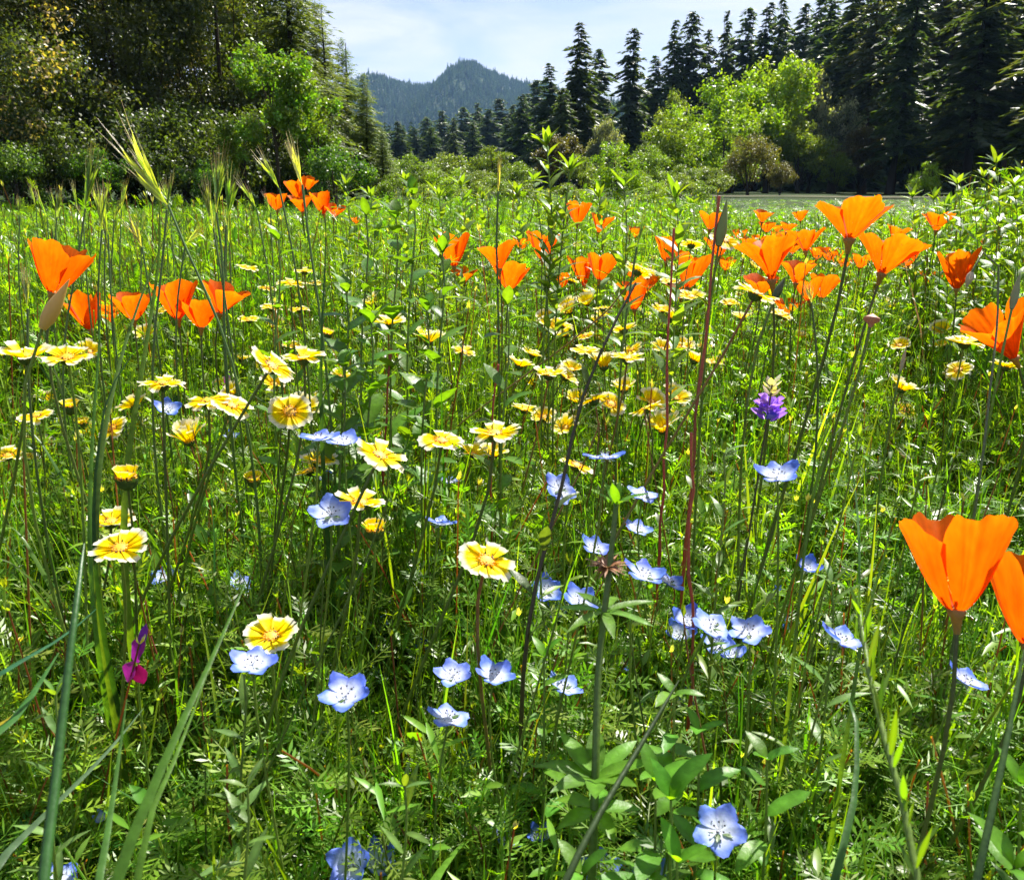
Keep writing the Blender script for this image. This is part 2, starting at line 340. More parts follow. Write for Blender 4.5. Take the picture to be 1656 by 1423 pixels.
def broad_tree(h, r, seed, nleaf, lsize, col, col2=None, f2=0.15, base=0.3, lobes=26, lobe_r=0.34, asp=0.55, tr=0.14, bark=(0.06, 0.045, 0.03), flat=1.0, taper=0.75):
    global rng
    rng = np.random.default_rng(seed); rr = random.Random(seed); LB = []
    zc = h * (1 + base) / 2; hz = h * (1 - base) / 2
    for i in range(lobes):
        for _ in range(40):
            u = rng.normal(size=3); u /= np.linalg.norm(u); rad = rng.uniform(0.35, 0.82)
            p = u * rad
            if p[2] < 0: q_ = math.hypot(p[0], p[1]) + 1e-6; p[:2] *= min(1.0, (q_ + 0.8 * rad) / 2) / q_ if q_ < .8 else 1
            if p[2] < -0.8: continue
            break
        k = 1 - (1 - taper) * max(0, p[2])
        LB.append((np.array([p[0] * r * k, p[1] * r * k * flat, zc + p[2] * hz]), lobe_r * r * rng.uniform(0.6, 1.2)))
    per = nleaf // lobes; b = B()
    for c, lr in LB:
        n = int(per * (lr / (lobe_r * r)) ** 2) + 20
        nsub = 14; sc = rng.normal(size=(nsub, 3)); sc /= np.linalg.norm(sc, axis=1)[:, None]; sc *= rng.uniform(0.5, 1.0, (nsub, 1)); sc[:, 2] *= 0.75
        pick = rng.integers(0, nsub, n); off = rng.normal(size=(n, 3)) * 0.2
        P = c + (sc[pick] + off) * lr; nr = (sc[pick] + off); nr[:, 2] += 0.5
        P[:, 2] = np.maximum(P[:, 2], 0.25)
        cl = jit(col, 0.28, n) * rng.uniform(0.75, 1.2, (nsub, 1))[pick]
        if col2 is not None:
            sel = rng.random(nsub) < f2; mk = sel[pick]; cl[mk] = jit(col2, 0.22, int(mk.sum()))
        leaf_cloud(b, P, nr, lsize, asp, cl)
    big = sorted(LB, key=lambda q: -q[1])[:12]
    limbs = [(min(h * base * rr.uniform(0.7, 1.3), c[2] * 0.8), c[0], c[1], c[2], tr * 0.42) for c, lr in big]
    return b, tree_trunk(h, tr, seed, bark, 0.12, limbs, top=0.72)

def tree_at(name, label, px, dist, crown, trunk, rz=0, sc=1.0, group=None, cat='tree', sz=None):
    x, _ = near_path(px, 300, dist); z = float(terr(x, dist))
    o = thing(name, label, cat, (x, dist, z - 0.02), group); o.rotation_euler = (0, 0, rz); o.scale = (sc, sc, sz or sc)
    part('trunk', trunk, o); part('crown', crown, o); return o

BARK_D = (0.035, 0.028, 0.022); BARK_P = (0.085, 0.05, 0.032); GREY = (0.11, 0.1, 0.085)
def mk(bt, nm): return bt[0].mesh(nm, M_TREE), bt[1].mesh(nm + '_trunk', M_BARK)
# left wood, 20-30 m away
OAK = (0.078, 0.10, 0.03); DKOAK = (0.058, 0.078, 0.022); MAPLE = (0.12, 0.18, 0.018)
tA = mk(broad_tree(9.0, 3.0, 11, 56000, 0.105, OAK, (0.38, 0.29, 0.13), 0.22, base=0.02, lobes=42, tr=0.10), 'oak_crown')
tB = mk(broad_tree(9.5, 3.1, 12, 56000, 0.105, DKOAK, (0.10, 0.12, 0.04), 0.3, base=0.02, lobes=42, tr=0.10), 'dark_oak_crown')
tC = mk(broad_tree(8.5, 2.8, 13, 46000, 0.105, (0.062, 0.086, 0.024), (0.10, 0.12, 0.04), 0.25, base=0.02, lobes=36, tr=0.09), 'live_oak_crown')
tM = mk(broad_tree(3.6, 1.15, 14, 9000, 0.085, MAPLE, (0.13, 0.26, 0.03), 0.4, base=0.42, lobes=16, asp=0.7, tr=0.05), 'maple_crown')
tU = mk(broad_tree(2.6, 1.9, 16, 12000, 0.10, (0.048, 0.075, 0.02), (0.08, 0.11, 0.035), 0.3, base=0.02, lobes=22, tr=0.05), 'understory_crown')
tS = mk(broad_tree(1.9, 1.1, 15, 6000, 0.075, (0.06, 0.13, 0.016), (0.12, 0.2, 0.04), 0.3, base=0.08, lobes=14, asp=0.7, tr=0.04), 'shrub_crown')
g = 'trees of the wood on the left'
tree_at('oak_tree', 'oak hung with tan catkins at the left end of the wood', 40, 21.0, *tA, rz=0.4, group=g)
tree_at('oak_tree', 'dark olive oak between the tan catkin oak and the bright maple', 215, 24.5, *tB, rz=1.0, group=g)
tree_at('oak_tree', 'dark dense oak just behind the bright green maple', 365, 26.0, *tC, rz=2.2, sc=1.12, group=g)
tree_at('oak_tree', 'shaded oak filling the gap behind the left wood', 120, 30.0, *tB, rz=3.0, sc=1.15, group=g)
tree_at('oak_tree', 'rear oak deepest in the left wood, behind the maple', 300, 32.0, *tA, rz=4.0, sc=1.2, group=g)
tree_at('oak_tree', 'oak partly outside the picture at the far left edge', -120, 23.0, *tC, rz=5.0, sc=1.1, group=g)
tree_at('oak_tree', 'oak left of the frame beyond the catkin oak', -330, 24.0, *tB, rz=0.2, sc=1.0, group=g)
tree_at('maple_tree', 'small bright green maple lit against the dark left wood', 448, 19.5, *tM, rz=0.3, sc=0.98, group=g)
tree_at('maple_tree', 'second bright green tree, lower right of the first against the pines', 512, 20.5, *tM, rz=2.0, sc=0.78, group=g)
tree_at('maple_tree', 'lowest bright green sapling below the maple, by the far left poppies', 400, 19.0, *tM, rz=3.3, sc=0.55, group=g)
for i, (px, dd, s, lb) in enumerate([(20, 18.5, 0.8, 'low green shrub under the tan catkin oak'), (335, 18.0, 0.62, 'low leafy shrub behind the tallest clump of grass heads'), (545, 18.2, 0.78, 'leafy shrub right of the distant group of five poppies'), (165, 19.5, 0.75, 'dim low shrub at the foot of the dark oak')]):
    tree_at('shrub', lb, px, dd, *tS, rz=i * 1.3, sc=s, group='shrubs at the foot of the left wood', cat='shrub')

for i, (px, dd, s, lb) in enumerate([(70, 20.0, 0.9, 'dark bush between the trunks of the tan catkin oak'), (150, 22.0, 1.0, 'dark bush left of the upright green grass head'), (240, 21.5, 0.95, 'dark bush behind the largest bending grass head'), (320, 23.0, 1.05, 'dark bush under the oak left of the bright maple'), (420, 22.0, 0.95, 'dark bush beneath the bright maple'), (500, 23.0, 0.9, 'dark bush at the foot of the tall pine'), (-30, 21.0, 1.0, 'dark bush at the left edge below the catkin oak'), (200, 27.0, 1.4, 'rear dark bush deep under the left wood'), (370, 28.0, 1.4, 'rear dark bush behind the bright maple'), (60, 27.0, 1.4, 'rear dark bush deep under the catkin oak')]):
    tree_at('understory_bush', lb, px, dd, *tU, rz=i * 1.1, sc=s, group='dark bushes under the left wood', cat='bush')
PINE = (0.105, 0.15, 0.04); FIR = (0.06, 0.095, 0.035)
def cm(c, nm): return c.mesh(nm, M_NEEDLE)
pn = [cm(conifer_crown(11, 2.3, 21, PINE, base=0.05, ns=22, levels=96, el=0.20, gap=0.1, droop=0.15, shape=0.8, asp=0.16), 'pine_crown'),
      cm(conifer_crown(11, 2.0, 22, (0.12, 0.155, 0.045), base=0.05, ns=22, levels=96, el=0.20, gap=0.1, droop=0.2, shape=0.7, asp=0.16), 'pine_crown')]
pt = [tree_trunk(11, 0.17, 31, BARK_D, 0.1).mesh('pine_trunk', M_BARK), tree_trunk(11, 0.15, 32, BARK_D, 0.15).mesh('pine_trunk', M_BARK)]
g = 'pines at the right end of the left wood'
PINES = [('tall pine with bare dark trunk above the bright maple', 482, -170, 26.0, 0, 1.15, 0.2), ('pine sloping down to the valley, second from the gap', 530, 5, 29.0, 1, 1.35, 1.2),
 ('pine with tip below the middle pine tip, third from the gap', 566, 60, 31.0, 0, 1.4, 2.0), ('outermost tall pine of the left wood beside the mountain view', 596, 118, 30.0, 1, 1.4, 2.7), ('low young pine at the foot of the left wood by the gap', 622, 205, 29.0, 0, 1.5, 3.5), ('full pine filling the gap behind the tall bare trunked pine', 508, -60, 32.0, 0, 1.6, 5.0), ('pine deep behind the bright maple', 440, -150, 30.0, 1, 1.5, 5.6), ('pine rising behind the dark oak on the left', 395, -140, 33.0, 1, 1.2, 4.0)]
# right side conifers
fb = []
for i, (h, r, col, kw) in enumerate([(15, 3.3, FIR, dict(base=0.06, gap=0.2)), (15, 3.0, (0.06, 0.095, 0.045), dict(base=0.08, gap=0.35, shape=0.65)), (15, 3.4, (0.05, 0.085, 0.03), dict(base=0.04, gap=0.1)),
                                  (22, 3.9, (0.05, 0.08, 0.03), dict(base=0.16, gap=0.4, levels=60)), (22, 4.2, (0.075, 0.09, 0.035), dict(base=0.22, gap=0.5, levels=54, shape=0.55))]):
    fb.append((cm(conifer_crown(h, r, 40 + i, col, ns=14, el=0.62, asp=0.24, **kw), 'fir_crown'), tree_trunk(h, h * 0.013, 50 + i, BARK_D if i != 4 else BARK_P, 0.2).mesh('fir_trunk', M_BARK)))
def pine_top(lb, px, ytop, dist, v, wide, rz, g):
    x, zt = near_path(px, ytop, dist); z = float(terr(x, dist)); s = (zt - z) / 11
    return tree_at('pine_tree', lb, px, dist, pn[v], pt[v], rz, s * wide, g, sz=s)
def top_tree(name, label, px, ytop, dist, v, group, wide=1.0, rz=0):
    H = 15 if v < 3 else 22; x, zt = near_path(px, ytop, dist); z = float(terr(x, dist)); s = (zt - z) / H
    o = tree_at(name, label, px, dist, fb[v][0], fb[v][1], rz, s * wide * random.uniform(.78, 1.15), group, sz=s); o.rotation_euler = (random.uniform(-.03, .03), random.uniform(-.03, .03), rz); return o
for q_ in PINES: pine_top(*q_, 'pines at the right end of the left wood')
g = 'conifers along the skyline right of the mountain'
for i, (px, yt, dd, v, wd, lb) in enumerate([
    (932, 32, 62, 0, 0.85, 'tall open-branched fir standing alone against the sky right of the mountain'),
    (886, 100, 72, 2, 0.9, 'shorter fir just left of the tallest lone fir'),
    (1010, 42, 70, 1, 0.8, 'slim fir right of the lone tall fir, with a narrow tip'),
    (962, 75, 76, 1, 0.8, 'fir half hidden between the lone tall fir and the slim one'),
    (1052, 88, 80, 2, 0.8, 'low fir between the slim fir and the skyline cluster'),
    (1083, 28, 82, 0, 0.65, 'first fir of the high skyline cluster'),
    (1108, 16, 84, 1, 0.7, 'second fir of the high skyline cluster'),
    (1135, 45, 86, 2, 0.7, 'short fir in the dip of the skyline cluster'),
    (1165, 14, 88, 0, 0.62, 'narrow fir right of the dip in the skyline'),
    (1192, 10, 86, 1, 0.62, 'fir directly above the yellow green maple tops'),
    (1220, 0, 84, 2, 0.62, 'fir whose tip touches the top edge above the maples'),
    (1248, -14, 82, 0, 0.62, 'fir with tip just outside the top, above the right maple'),
    (1276, 2, 86, 1, 0.6, 'thin fir with sky on both sides near the top edge'),
    (1300, -20, 84, 2, 0.65, 'dark fir left of the tall forest wall'),
    (846, 150, 90, 2, 0.8, 'fir at the foot of the slope, left of the lone tall fir'),
    (905, 140, 58, 1, 0.9, 'low fir in front of the lone tall fir'),
]): top_tree('fir_tree', lb, px, yt, dd, v, g, wd * 1.6, rz=i * 1.7)
g = 'tall conifers of the forest wall on the right'
for i, (px, yt, dd, v, lb) in enumerate([
    (1345, -40, 66, 3, 'tall dark conifer at the left end of the forest wall'), (1395, -90, 62, 4, 'thin-crowned conifer left of the big forked trunk'),
    (1440, -130, 55, 3, 'big conifer with thick dark trunk rising from the clearing'), (1500, -110, 64, 4, 'conifer behind the small bright bush in the clearing'),
    (1560, -150, 52, 3, 'dark trunked conifer above the leafy weeds on the right'), (1615, -130, 58, 4, 'conifer with slim brown trunk near the right edge'),
    (1665, -150, 52, 3, 'conifer cut by the right edge of the picture'), (1325, -10, 78, 2, 'bushy fir between skyline cluster and forest wall'),
    (1375, -60, 80, 2, 'dense fir deep behind the thin-crowned conifer'), (1470, -100, 82, 0, 'dense fir deep behind the clearing'),
    (1540, -120, 80, 2, 'dense dark fir far back right of the clearing'), (1600, -140, 84, 0, 'rear fir near the right edge, deep in shade'),
    (1790, -330, 42, 3, 'tall conifer right of the frame that shades the clearing'), (1745, -330, 36, 4, 'tall conifer right of the frame nearest the meadow'), (1705, -200, 45, 3, 'tall conifer at the outer edge of the shaded bank'), (1720, -140, 60, 4, 'conifer just beyond the right edge'), (1800, -150, 56, 3, 'conifer farther beyond the right edge'),
    (1418, -100, 90, 2, 'rearmost fir behind the big forked trunk'), (1640, -150, 90, 2, 'rearmost fir behind the right edge conifer')]):
    top_tree('conifer_tree', lb, px, yt, dd, v, g, 1.3, rz=i * 2.1)

ORD2 = ['first', 'second', 'third', 'fourth', 'fifth', 'sixth', 'seventh', 'eighth', 'ninth', 'tenth', 'eleventh', 'twelfth', 'thirteenth', 'fourteenth', 'fifteenth']
for i in range(15):
    px = 1045 + i * 42; yt = float(np.interp(px, [1045, 1180, 1300, 1400, 1650], [120, 75, 15, -60, -100])) + (i * 37 % 5) * 9
    top_tree('rear_fir', 'dim rear fir on the right slope, %s from the left in the second row' % ORD2[i], px, yt, 96 + (i * 5) % 9, i % 3, 'second row of firs on the right slope', 1.5, rz=i * 2.7)
# deciduous trees of the valley and slope
YG = (0.17, 0.27, 0.015); GR = (0.125, 0.185, 0.02); OL = (0.135, 0.185, 0.035); BR = (0.095, 0.085, 0.035); GY = (0.13, 0.15, 0.11)
def mkd(seed, col, col2, f2, **kw): return mk(broad_tree(6.0, 2.3, seed, 11000, 0.19, col, col2, f2, base=0.08, lobes=24, tr=0.12, bark=BARK_D, **kw), 'deciduous_crown')
dt = [mkd(61, YG, (0.23, 0.31, 0.02), 0.3), mkd(62, GR, (0.14, 0.23, 0.025), 0.3), mkd(63, OL, (0.18, 0.22, 0.06), 0.3), mkd(64, BR, (0.11, 0.10, 0.04), 0.3), mkd(65, GY, (0.32, 0.33, 0.28), 0.35)]
def mkb(seed, col, col2, f2): return mk(broad_tree(2.5, 1.25, seed, 9000, 0.085, col, col2, f2, base=0.02, lobes=20, tr=0.05, bark=BARK_D, lobe_r=0.36), 'bush_crown')
bt_ = [mkb(71, YG, (0.23, 0.31, 0.02), 0.3), mkb(72, GR, (0.16, 0.24, 0.025), 0.3), mkb(73, OL, (0.18, 0.22, 0.06), 0.3), mkb(74, BR, (0.12, 0.13, 0.05), 0.3)]
def dec(name, label, px, ytop, wpx, dist, v, group, rz=0):
    if v < 4 and wpx / (320 - ytop) > 0.72:
        x, zt = near_path(px, ytop, dist); z = float(terr(x, dist)); s = (zt - z) / 2.55; sx = min(wpx / F * dist / 2.3, s * 1.7)
        return tree_at(name, label, px, dist, bt_[v][0], bt_[v][1], rz, sx, group, sz=s)
    x, zt = near_path(px, ytop, dist); z = float(terr(x, dist)); s = (zt - z) / 6.3; sx = wpx / F * dist / 3.9
    return tree_at(name, label, px, dist, dt[v][0], dt[v][1], rz, sx, group, sz=s)
g = 'deciduous trees in the valley and on the slope'
for i, (px, yt, wp, dd, v, lb) in enumerate([
    (1000, 214, 102, 27, 0, 'round green tree right of the tall leafy weed'),
    (976, 168, 52, 54, 4, 'pale grey green tree top behind the round tree'),
    (1238, 60, 125, 60, 0, 'highest bright yellow green maple on the right slope'),
    (1182, 98, 125, 57, 0, 'bright maple left of the highest one'),
    (1122, 148, 140, 54, 0, 'green tree at mid slope above the red stalks'),
    (1068, 182, 105, 52, 1, 'light green tree at the left foot of the slope'),
    (1175, 180, 120, 50, 0, 'mossy green tree below the bright maples'),
    (1055, 228, 80, 46, 1, 'low olive tree right beside the round green tree'),
    (1210, 212, 92, 43, 3, 'brownish leafing tree at the edge of the clearing'),
    (1262, 258, 48, 44, 3, 'small brown tree on two thin trunks in the clearing'),
    (1308, 75, 85, 62, 4, 'tree with silvery flecked leaves against the dark forest'),
    (1350, 130, 70, 60, 4, 'sparse grey leafed tree right of the silvery one'),
    (735, 238, 170, 44, 2, 'broad light green tree in the middle of the valley'),
    (797, 230, 90, 46, 1, 'green tree right of the broad valley tree'),
    (665, 244, 90, 42, 1, 'green tree nearest the left wood, in the valley'),
    (700, 266, 90, 40, 1, 'low olive tree in front of the valley trees'),
    (776, 270, 120, 36, 2, 'yellowish shrubby tree at the front of the valley'),
    (843, 256, 70, 42, 1, 'dull dark tree behind the tall leafy weed'),
    (1495, 254, 56, 46, 0, 'small bright bush at the forest edge in the clearing'),
    (1100, 262, 80, 42, 1, 'low green tree above the far poppies'),
    (1038, 272, 70, 36, 1, 'low brownish bush right of the round tree'),
    (1150, 262, 80, 45, 2, 'dull brown bush left of the brownish tree'),
(1080, 120, 60, 66, 2, 'olive tree between the skyline firs and the light green slope tree'),
    (1290, 170, 80, 57, 2, 'olive green tree below the silvery flecked tree'),
    (1390, 190, 80, 58, 3, 'brownish understory tree left of the big forked trunk'),
    (1480, 150, 80, 60, 2, 'olive understory tree right of the big forked trunk'),
    (1545, 190, 90, 57, 3, 'brown understory tree in the shaded forest on the right'),
    (1610, 170, 80, 58, 2, 'olive understory tree near the right edge'),
    (1350, 240, 60, 56, 1, 'low green understory tree in front of the forest wall'),
    (1585, 262, 50, 50, 1, 'low green bush at the forest foot near the right edge'),
    (905, 200, 70, 50, 3, 'dull tree at the foot of the lone tall fir'),
    (940, 240, 60, 44, 2, 'olive bush left of the round green tree'),
]): dec('deciduous_tree', lb, px, yt, wp, dd, v, g, rz=i * 1.9)
g = 'low bushes along the far side of the meadow'
BL = [(635, 276, 66), (680, 290, 60), (722, 264, 76), (765, 284, 62), (805, 276, 66), (842, 286, 60), (880, 300, 56), (925, 290, 60), (962, 305, 46), (1012, 318, 44), (1056, 284, 60), (1094, 272, 66), (1132, 288, 56)]
WD = ['the leftmost one, beside the left wood', 'second from the left wood', 'olive, third from the left wood', 'fourth from the left wood', 'fifth, behind the thin pale grass spike', 'sixth, left of the tallest leafy weed', 'right behind the tallest leafy weed', 'right of the tallest leafy weed', 'above the highest middle poppy', 'below the round green tree', 'fourth from the right end', 'second from the right end', 'the rightmost one, left of the clearing']
for i, (px, yt, wp) in enumerate(BL): dec('meadow_bush', 'low bush along the far meadow edge, ' + WD[i], px, yt, wp, 21 + (i * 7) % 5, (1, 2, 0, 2)[i % 4], g, rz=i * 2.2)
# dark valley conifers below the mountain
g = 'dark conifers in the valley below the mountain'
ORD = ['first', 'second', 'third', 'fourth', 'fifth', 'sixth', 'seventh', 'eighth', 'ninth', 'tenth', 'eleventh', 'twelfth', 'thirteenth', 'fourteenth', 'fifteenth']
spots = [(650, 195, 120), (672, 205, 135), (690, 188, 150), (715, 178, 165), (735, 190, 150), (752, 172, 170), (775, 165, 175), (795, 175, 160), (812, 158, 170), (830, 168, 150), (850, 150, 160), (868, 128, 120), (700, 205, 120), (765, 196, 125), (822, 190, 118), (735, 215, 105)]
for i, (px, yt, dd) in enumerate(spots):
    top_tree('valley_conifer', ('dark valley conifer below the mountain, %s from the left along that row' % ORD[i]) if i < 12 else ('shorter dark conifer standing in front of the valley row, %s from the left' % ORD[[0, 2, 3, 1][i - 12]]), px, yt, dd, (0, 2, 1)[i % 3], g, 1.7, rz=i * 2.3)

# far woods that read as one mass
def lowfir(seed, col, n=16):
    r2 = np.random.default_rng(seed); b = B()
    for i in range(n):
        t = i / n; z = 0.06 + 0.94 * t; rr_ = 0.2 * (1 - t) ** 0.8 + 0.012; k = 7; a = np.arange(k) / k * 2 * math.pi + r2.uniform(0, 6)
        ra = rr_ * r2.uniform(0.55, 1.15, k)
        top = np.array([0, 0, z + 0.12 * (1 - t) + 0.03]); P = [top]
        for j in range(k): P.append((ra[j] * math.cos(a[j]), ra[j] * math.sin(a[j]), z - 0.05 * (1 - t)))
        for j in range(k): P.append((ra[j] * 0.4 * math.cos(a[j] + 0.45), ra[j] * 0.4 * math.sin(a[j] + 0.45), z + 0.01))
        T = []
        for j in range(k): T += [[0, 1 + j, 1 + k + j], [0, 1 + k + j, 1 + (j + 1) % k]]
        b.tris(P, T, np.array(col) * r2.uniform(0.8, 1.2))
    b.tube([(0, 0, -0.05), (0, 0, 0.95)], [0.014, 0.003], BARK_D, sides=4)
    return b.mesh('far_fir', M_NEEDLE, smooth=False)
lf = [lowfir(70 + i, c) for i, c in enumerate([(0.04, 0.085, 0.028), (0.055, 0.11, 0.035), (0.03, 0.065, 0.022), (0.07, 0.13, 0.04)])]
n = 26000; x = rng.uniform(-1500, 1500, n); x[: n // 2] = rng.uniform(-420, 200, n // 2); y = rng.uniform(930, 1560, n)
sc_ = rng.uniform(7, 13, n) * np.where(rng.random(n) < 0.05, 1.4, 1)
scatter('mountain_forest', lf, np.stack([x, y, mount(x, y) - 0.3], -1), rng.integers(0, 4, n), np.stack([rng.normal(0, .03, n), rng.normal(0, .03, n), rng.uniform(0, 6.28, n)], -1), np.stack([sc_ * 1.2, sc_ * 1.2, sc_], -1), 'blue green conifer forest covering the far mountain', 'forest')
n = 14000; x = rng.uniform(-500, 600, n); y = rng.uniform(95, 760, n); x[:2500] = rng.uniform(10, 110, 2500); y[:2500] = rng.uniform(88, 170, 2500); x[2500:6000] = rng.uniform(-70, 30, 3500); y[2500:6000] = rng.uniform(190, 420, 3500)
keep = (terr(x, y) > 1.2) | (y > 190); keep &= ~((np.abs(x) < 60) & (y < 150)); x = x[keep]; y = y[keep]; n = len(x); sc_ = rng.uniform(8, 16, n)
# keep the gap to the mountain open
el = (terr(x, y) + sc_ - CAMZ) / y; px_ = 828 + F * x / (y * math.cos(PITCH)); lim = np.where((px_ > 560) & (px_ < 890), np.interp(px_, [560, 640, 700, 800, 860, 890], [0.09, 0.068, 0.074, 0.092, 0.112, 0.14]), np.where(px_ >= 890, np.interp(px_, [890, 1060, 1180, 1300, 1500], [0.12, 0.16, 0.19, 0.24, 0.4]), 0.15))
ok = el < lim; x = x[ok]; y = y[ok]; sc_ = sc_[ok]; n = len(x)
scatter('valley_forest', lf, np.stack([x, y, terr(x, y) - 0.2], -1), rng.integers(0, 4, n), np.stack([rng.normal(0, .03, n), rng.normal(0, .03, n), rng.uniform(0, 6.28, n)], -1), np.stack([sc_ * 1.2, sc_ * 1.2, sc_], -1), 'dark conifer forest filling the valley and slopes behind the nearer trees', 'forest')

# thin air haze over the valley
bm = B(); hx, hy0, hy1, z0, z1 = 2700, -2700, 2700, -14, 262
v = np.array([[x, y, z] for z in (z0, z1) for y in (hy0, hy1) for x in (-hx, hx)], float)
bm.v = [v]; bm.c = [np.ones((8, 3))]; bm.n = 8; bm.q = [np.array([[0, 2, 3, 1], [4, 5, 7, 6], [0, 1, 5, 4], [2, 6, 7, 3], [0, 4, 6, 2], [1, 3, 7, 5]])]; bm.qm = [np.zeros(6, int)]
M_HAZE = bpy.data.materials.new('haze'); M_HAZE.use_nodes = True; t_ = M_HAZE.node_tree; t_.nodes.clear()
pv = t_.nodes.new('ShaderNodeVolumePrincipled'); pv.inputs['Color'].default_value = (0.32, 0.58, 1.0, 1); pv.inputs['Density'].default_value = 0.00011; pv.inputs['Anisotropy'].default_value = 0.2
o_ = t_.nodes.new('ShaderNodeOutputMaterial'); t_.links.new(pv.outputs['Volume'], o_.inputs['Volume'])
part('haze', bm.mesh('haze', M_HAZE, smooth=False), kind='stuff')
# ------------------------------------------------------------------ flowers
rng = np.random.default_rng(99); random.seed(99)
CLEAR = []      # (x, y, z, radius) of things the undergrowth must not hide
def orient(lean, toward, spin=0.0):
    return (Matrix.Rotation(R(toward), 4, 'X') @ Matrix.Rotation(R(lean), 4, 'Y') @ Matrix.Rotation(spin, 4, 'Z'))
def place(px, py, wpx, real, zmin=0.10):
    d = F * real / wpx; p = W(px, py, d)
    if p.z < zmin: d *= (CAMZ - zmin) / (CAMZ - p.z); p = W(px, py, d)
    return p, d, wpx * d / F
def stem_pts(G, Hd, nrm, n=9, bow=0.0):
    G = np.array(tuple(G)); Hd = np.array(tuple(Hd)); nrm = np.array(tuple(nrm)); h = np.linalg.norm(Hd - G)
    a = G + np.array([0, 0, 1]) * h * 0.35 + np.array([bow, 0, 0]); c = Hd - nrm * h * 0.22; t = np.linspace(0, 1, n)[:, None]
    return (1 - t) ** 3 * G + 3 * (1 - t) ** 2 * t * a + 3 * (1 - t) * t * t * c + t ** 3 * Hd
GST = (0.16, 0.24, 0.04); RST = (0.24, 0.12, 0.05); DST = (0.10, 0.14, 0.035)
def ground_under(Hd, lx, ly=0.0):
    return Vector((Hd.x - lx * Hd.z, Hd.y - ly * Hd.z, 0.0))
OR1 = np.array((0.92, 0.135, 0.002)); OR2 = np.array((0.92, 0.095, 0.001)); OR3 = np.array((0.94, 0.185, 0.004))
def poppy_petal(Wd, H, kind, th, res, rs, sc=1.0):
    nu, nv = res; u = np.linspace(-1, 1, nu); v = np.linspace(0, 1, nv); U, V = np.meshgrid(u, v)
    aw, az, phi, ro = {'c': (0.80, 1.15, 49, 0.02), 'w': (0.95, 0.95, 49, 0.04), 'f': (1.25, 0.85, 49, 0.055), 'b': (0.5, 1.2, 80, 0.015)}[kind]
    ph = rs.uniform(0, 6.28); ph2 = rs.uniform(0, 6.28)
    edge = 1 - 0.26 * np.abs(U) ** 3.2 - 0.018 * np.sin(U * 11 + ph) - 0.01 * np.sin(U * 23 + ph2)
    Ve = V * edge * sc; r0 = 0.045 * Wd
    r = r0 + (Wd / 2 - r0) * Ve ** aw * (1 + rs.uniform(-0.10, 0.10)); z = H * Ve ** az * (1 + rs.uniform(-0.06, 0.06))
    if kind == 'b': r = Wd * 0.5 * np.sin(np.clip(Ve * 0.83 + 0.12, 0, 1) * math.pi) ** 0.7 * (1 - 0.12 * U)
    lip = np.clip((V - 0.72) / 0.28, 0, 1) ** 2
    r = r + Wd * (ro * np.sin(U * 5.2 + ph) * V ** 3 + 0.018 * lip * (1.2 - np.abs(U)))
    z = z + H * 0.035 * np.sin(U * 6.5 + ph2) * V ** 3
    r = r * (1 - 0.10 * U ** 2 * V); r += 0.012 * Wd * np.sin(U * 16 + ph) * V ** 1.5 * 0.5
    A = th + U * R(phi) * (0.85 + 0.15 * V)
    r = r + U * 0.03 * Wd * V       # spiral overlap: one margin outside, the other inside
    C = OR2[None, None] * (1 - V[..., None]) + OR1[None, None] * V[..., None]
    C = C * (1 - 0.8 * (V ** 8)[..., None]) + OR3 * 0.8 * (V ** 8)[..., None]
    st = np.array([rs.uniform(.80, 1.06) for _ in range(nu)]); k_ = 1 - np.clip(V * 1.3 - .5, 0, 1) * .4; C = C * (1 + (st[None, :, None] - 1) * k_[..., None]); r = r * (1 + (st - .95)[None, :] * .10 * V)
    b = B(); b.grid(np.stack([r * np.cos(A), r * np.sin(A), z], -1), C); return b
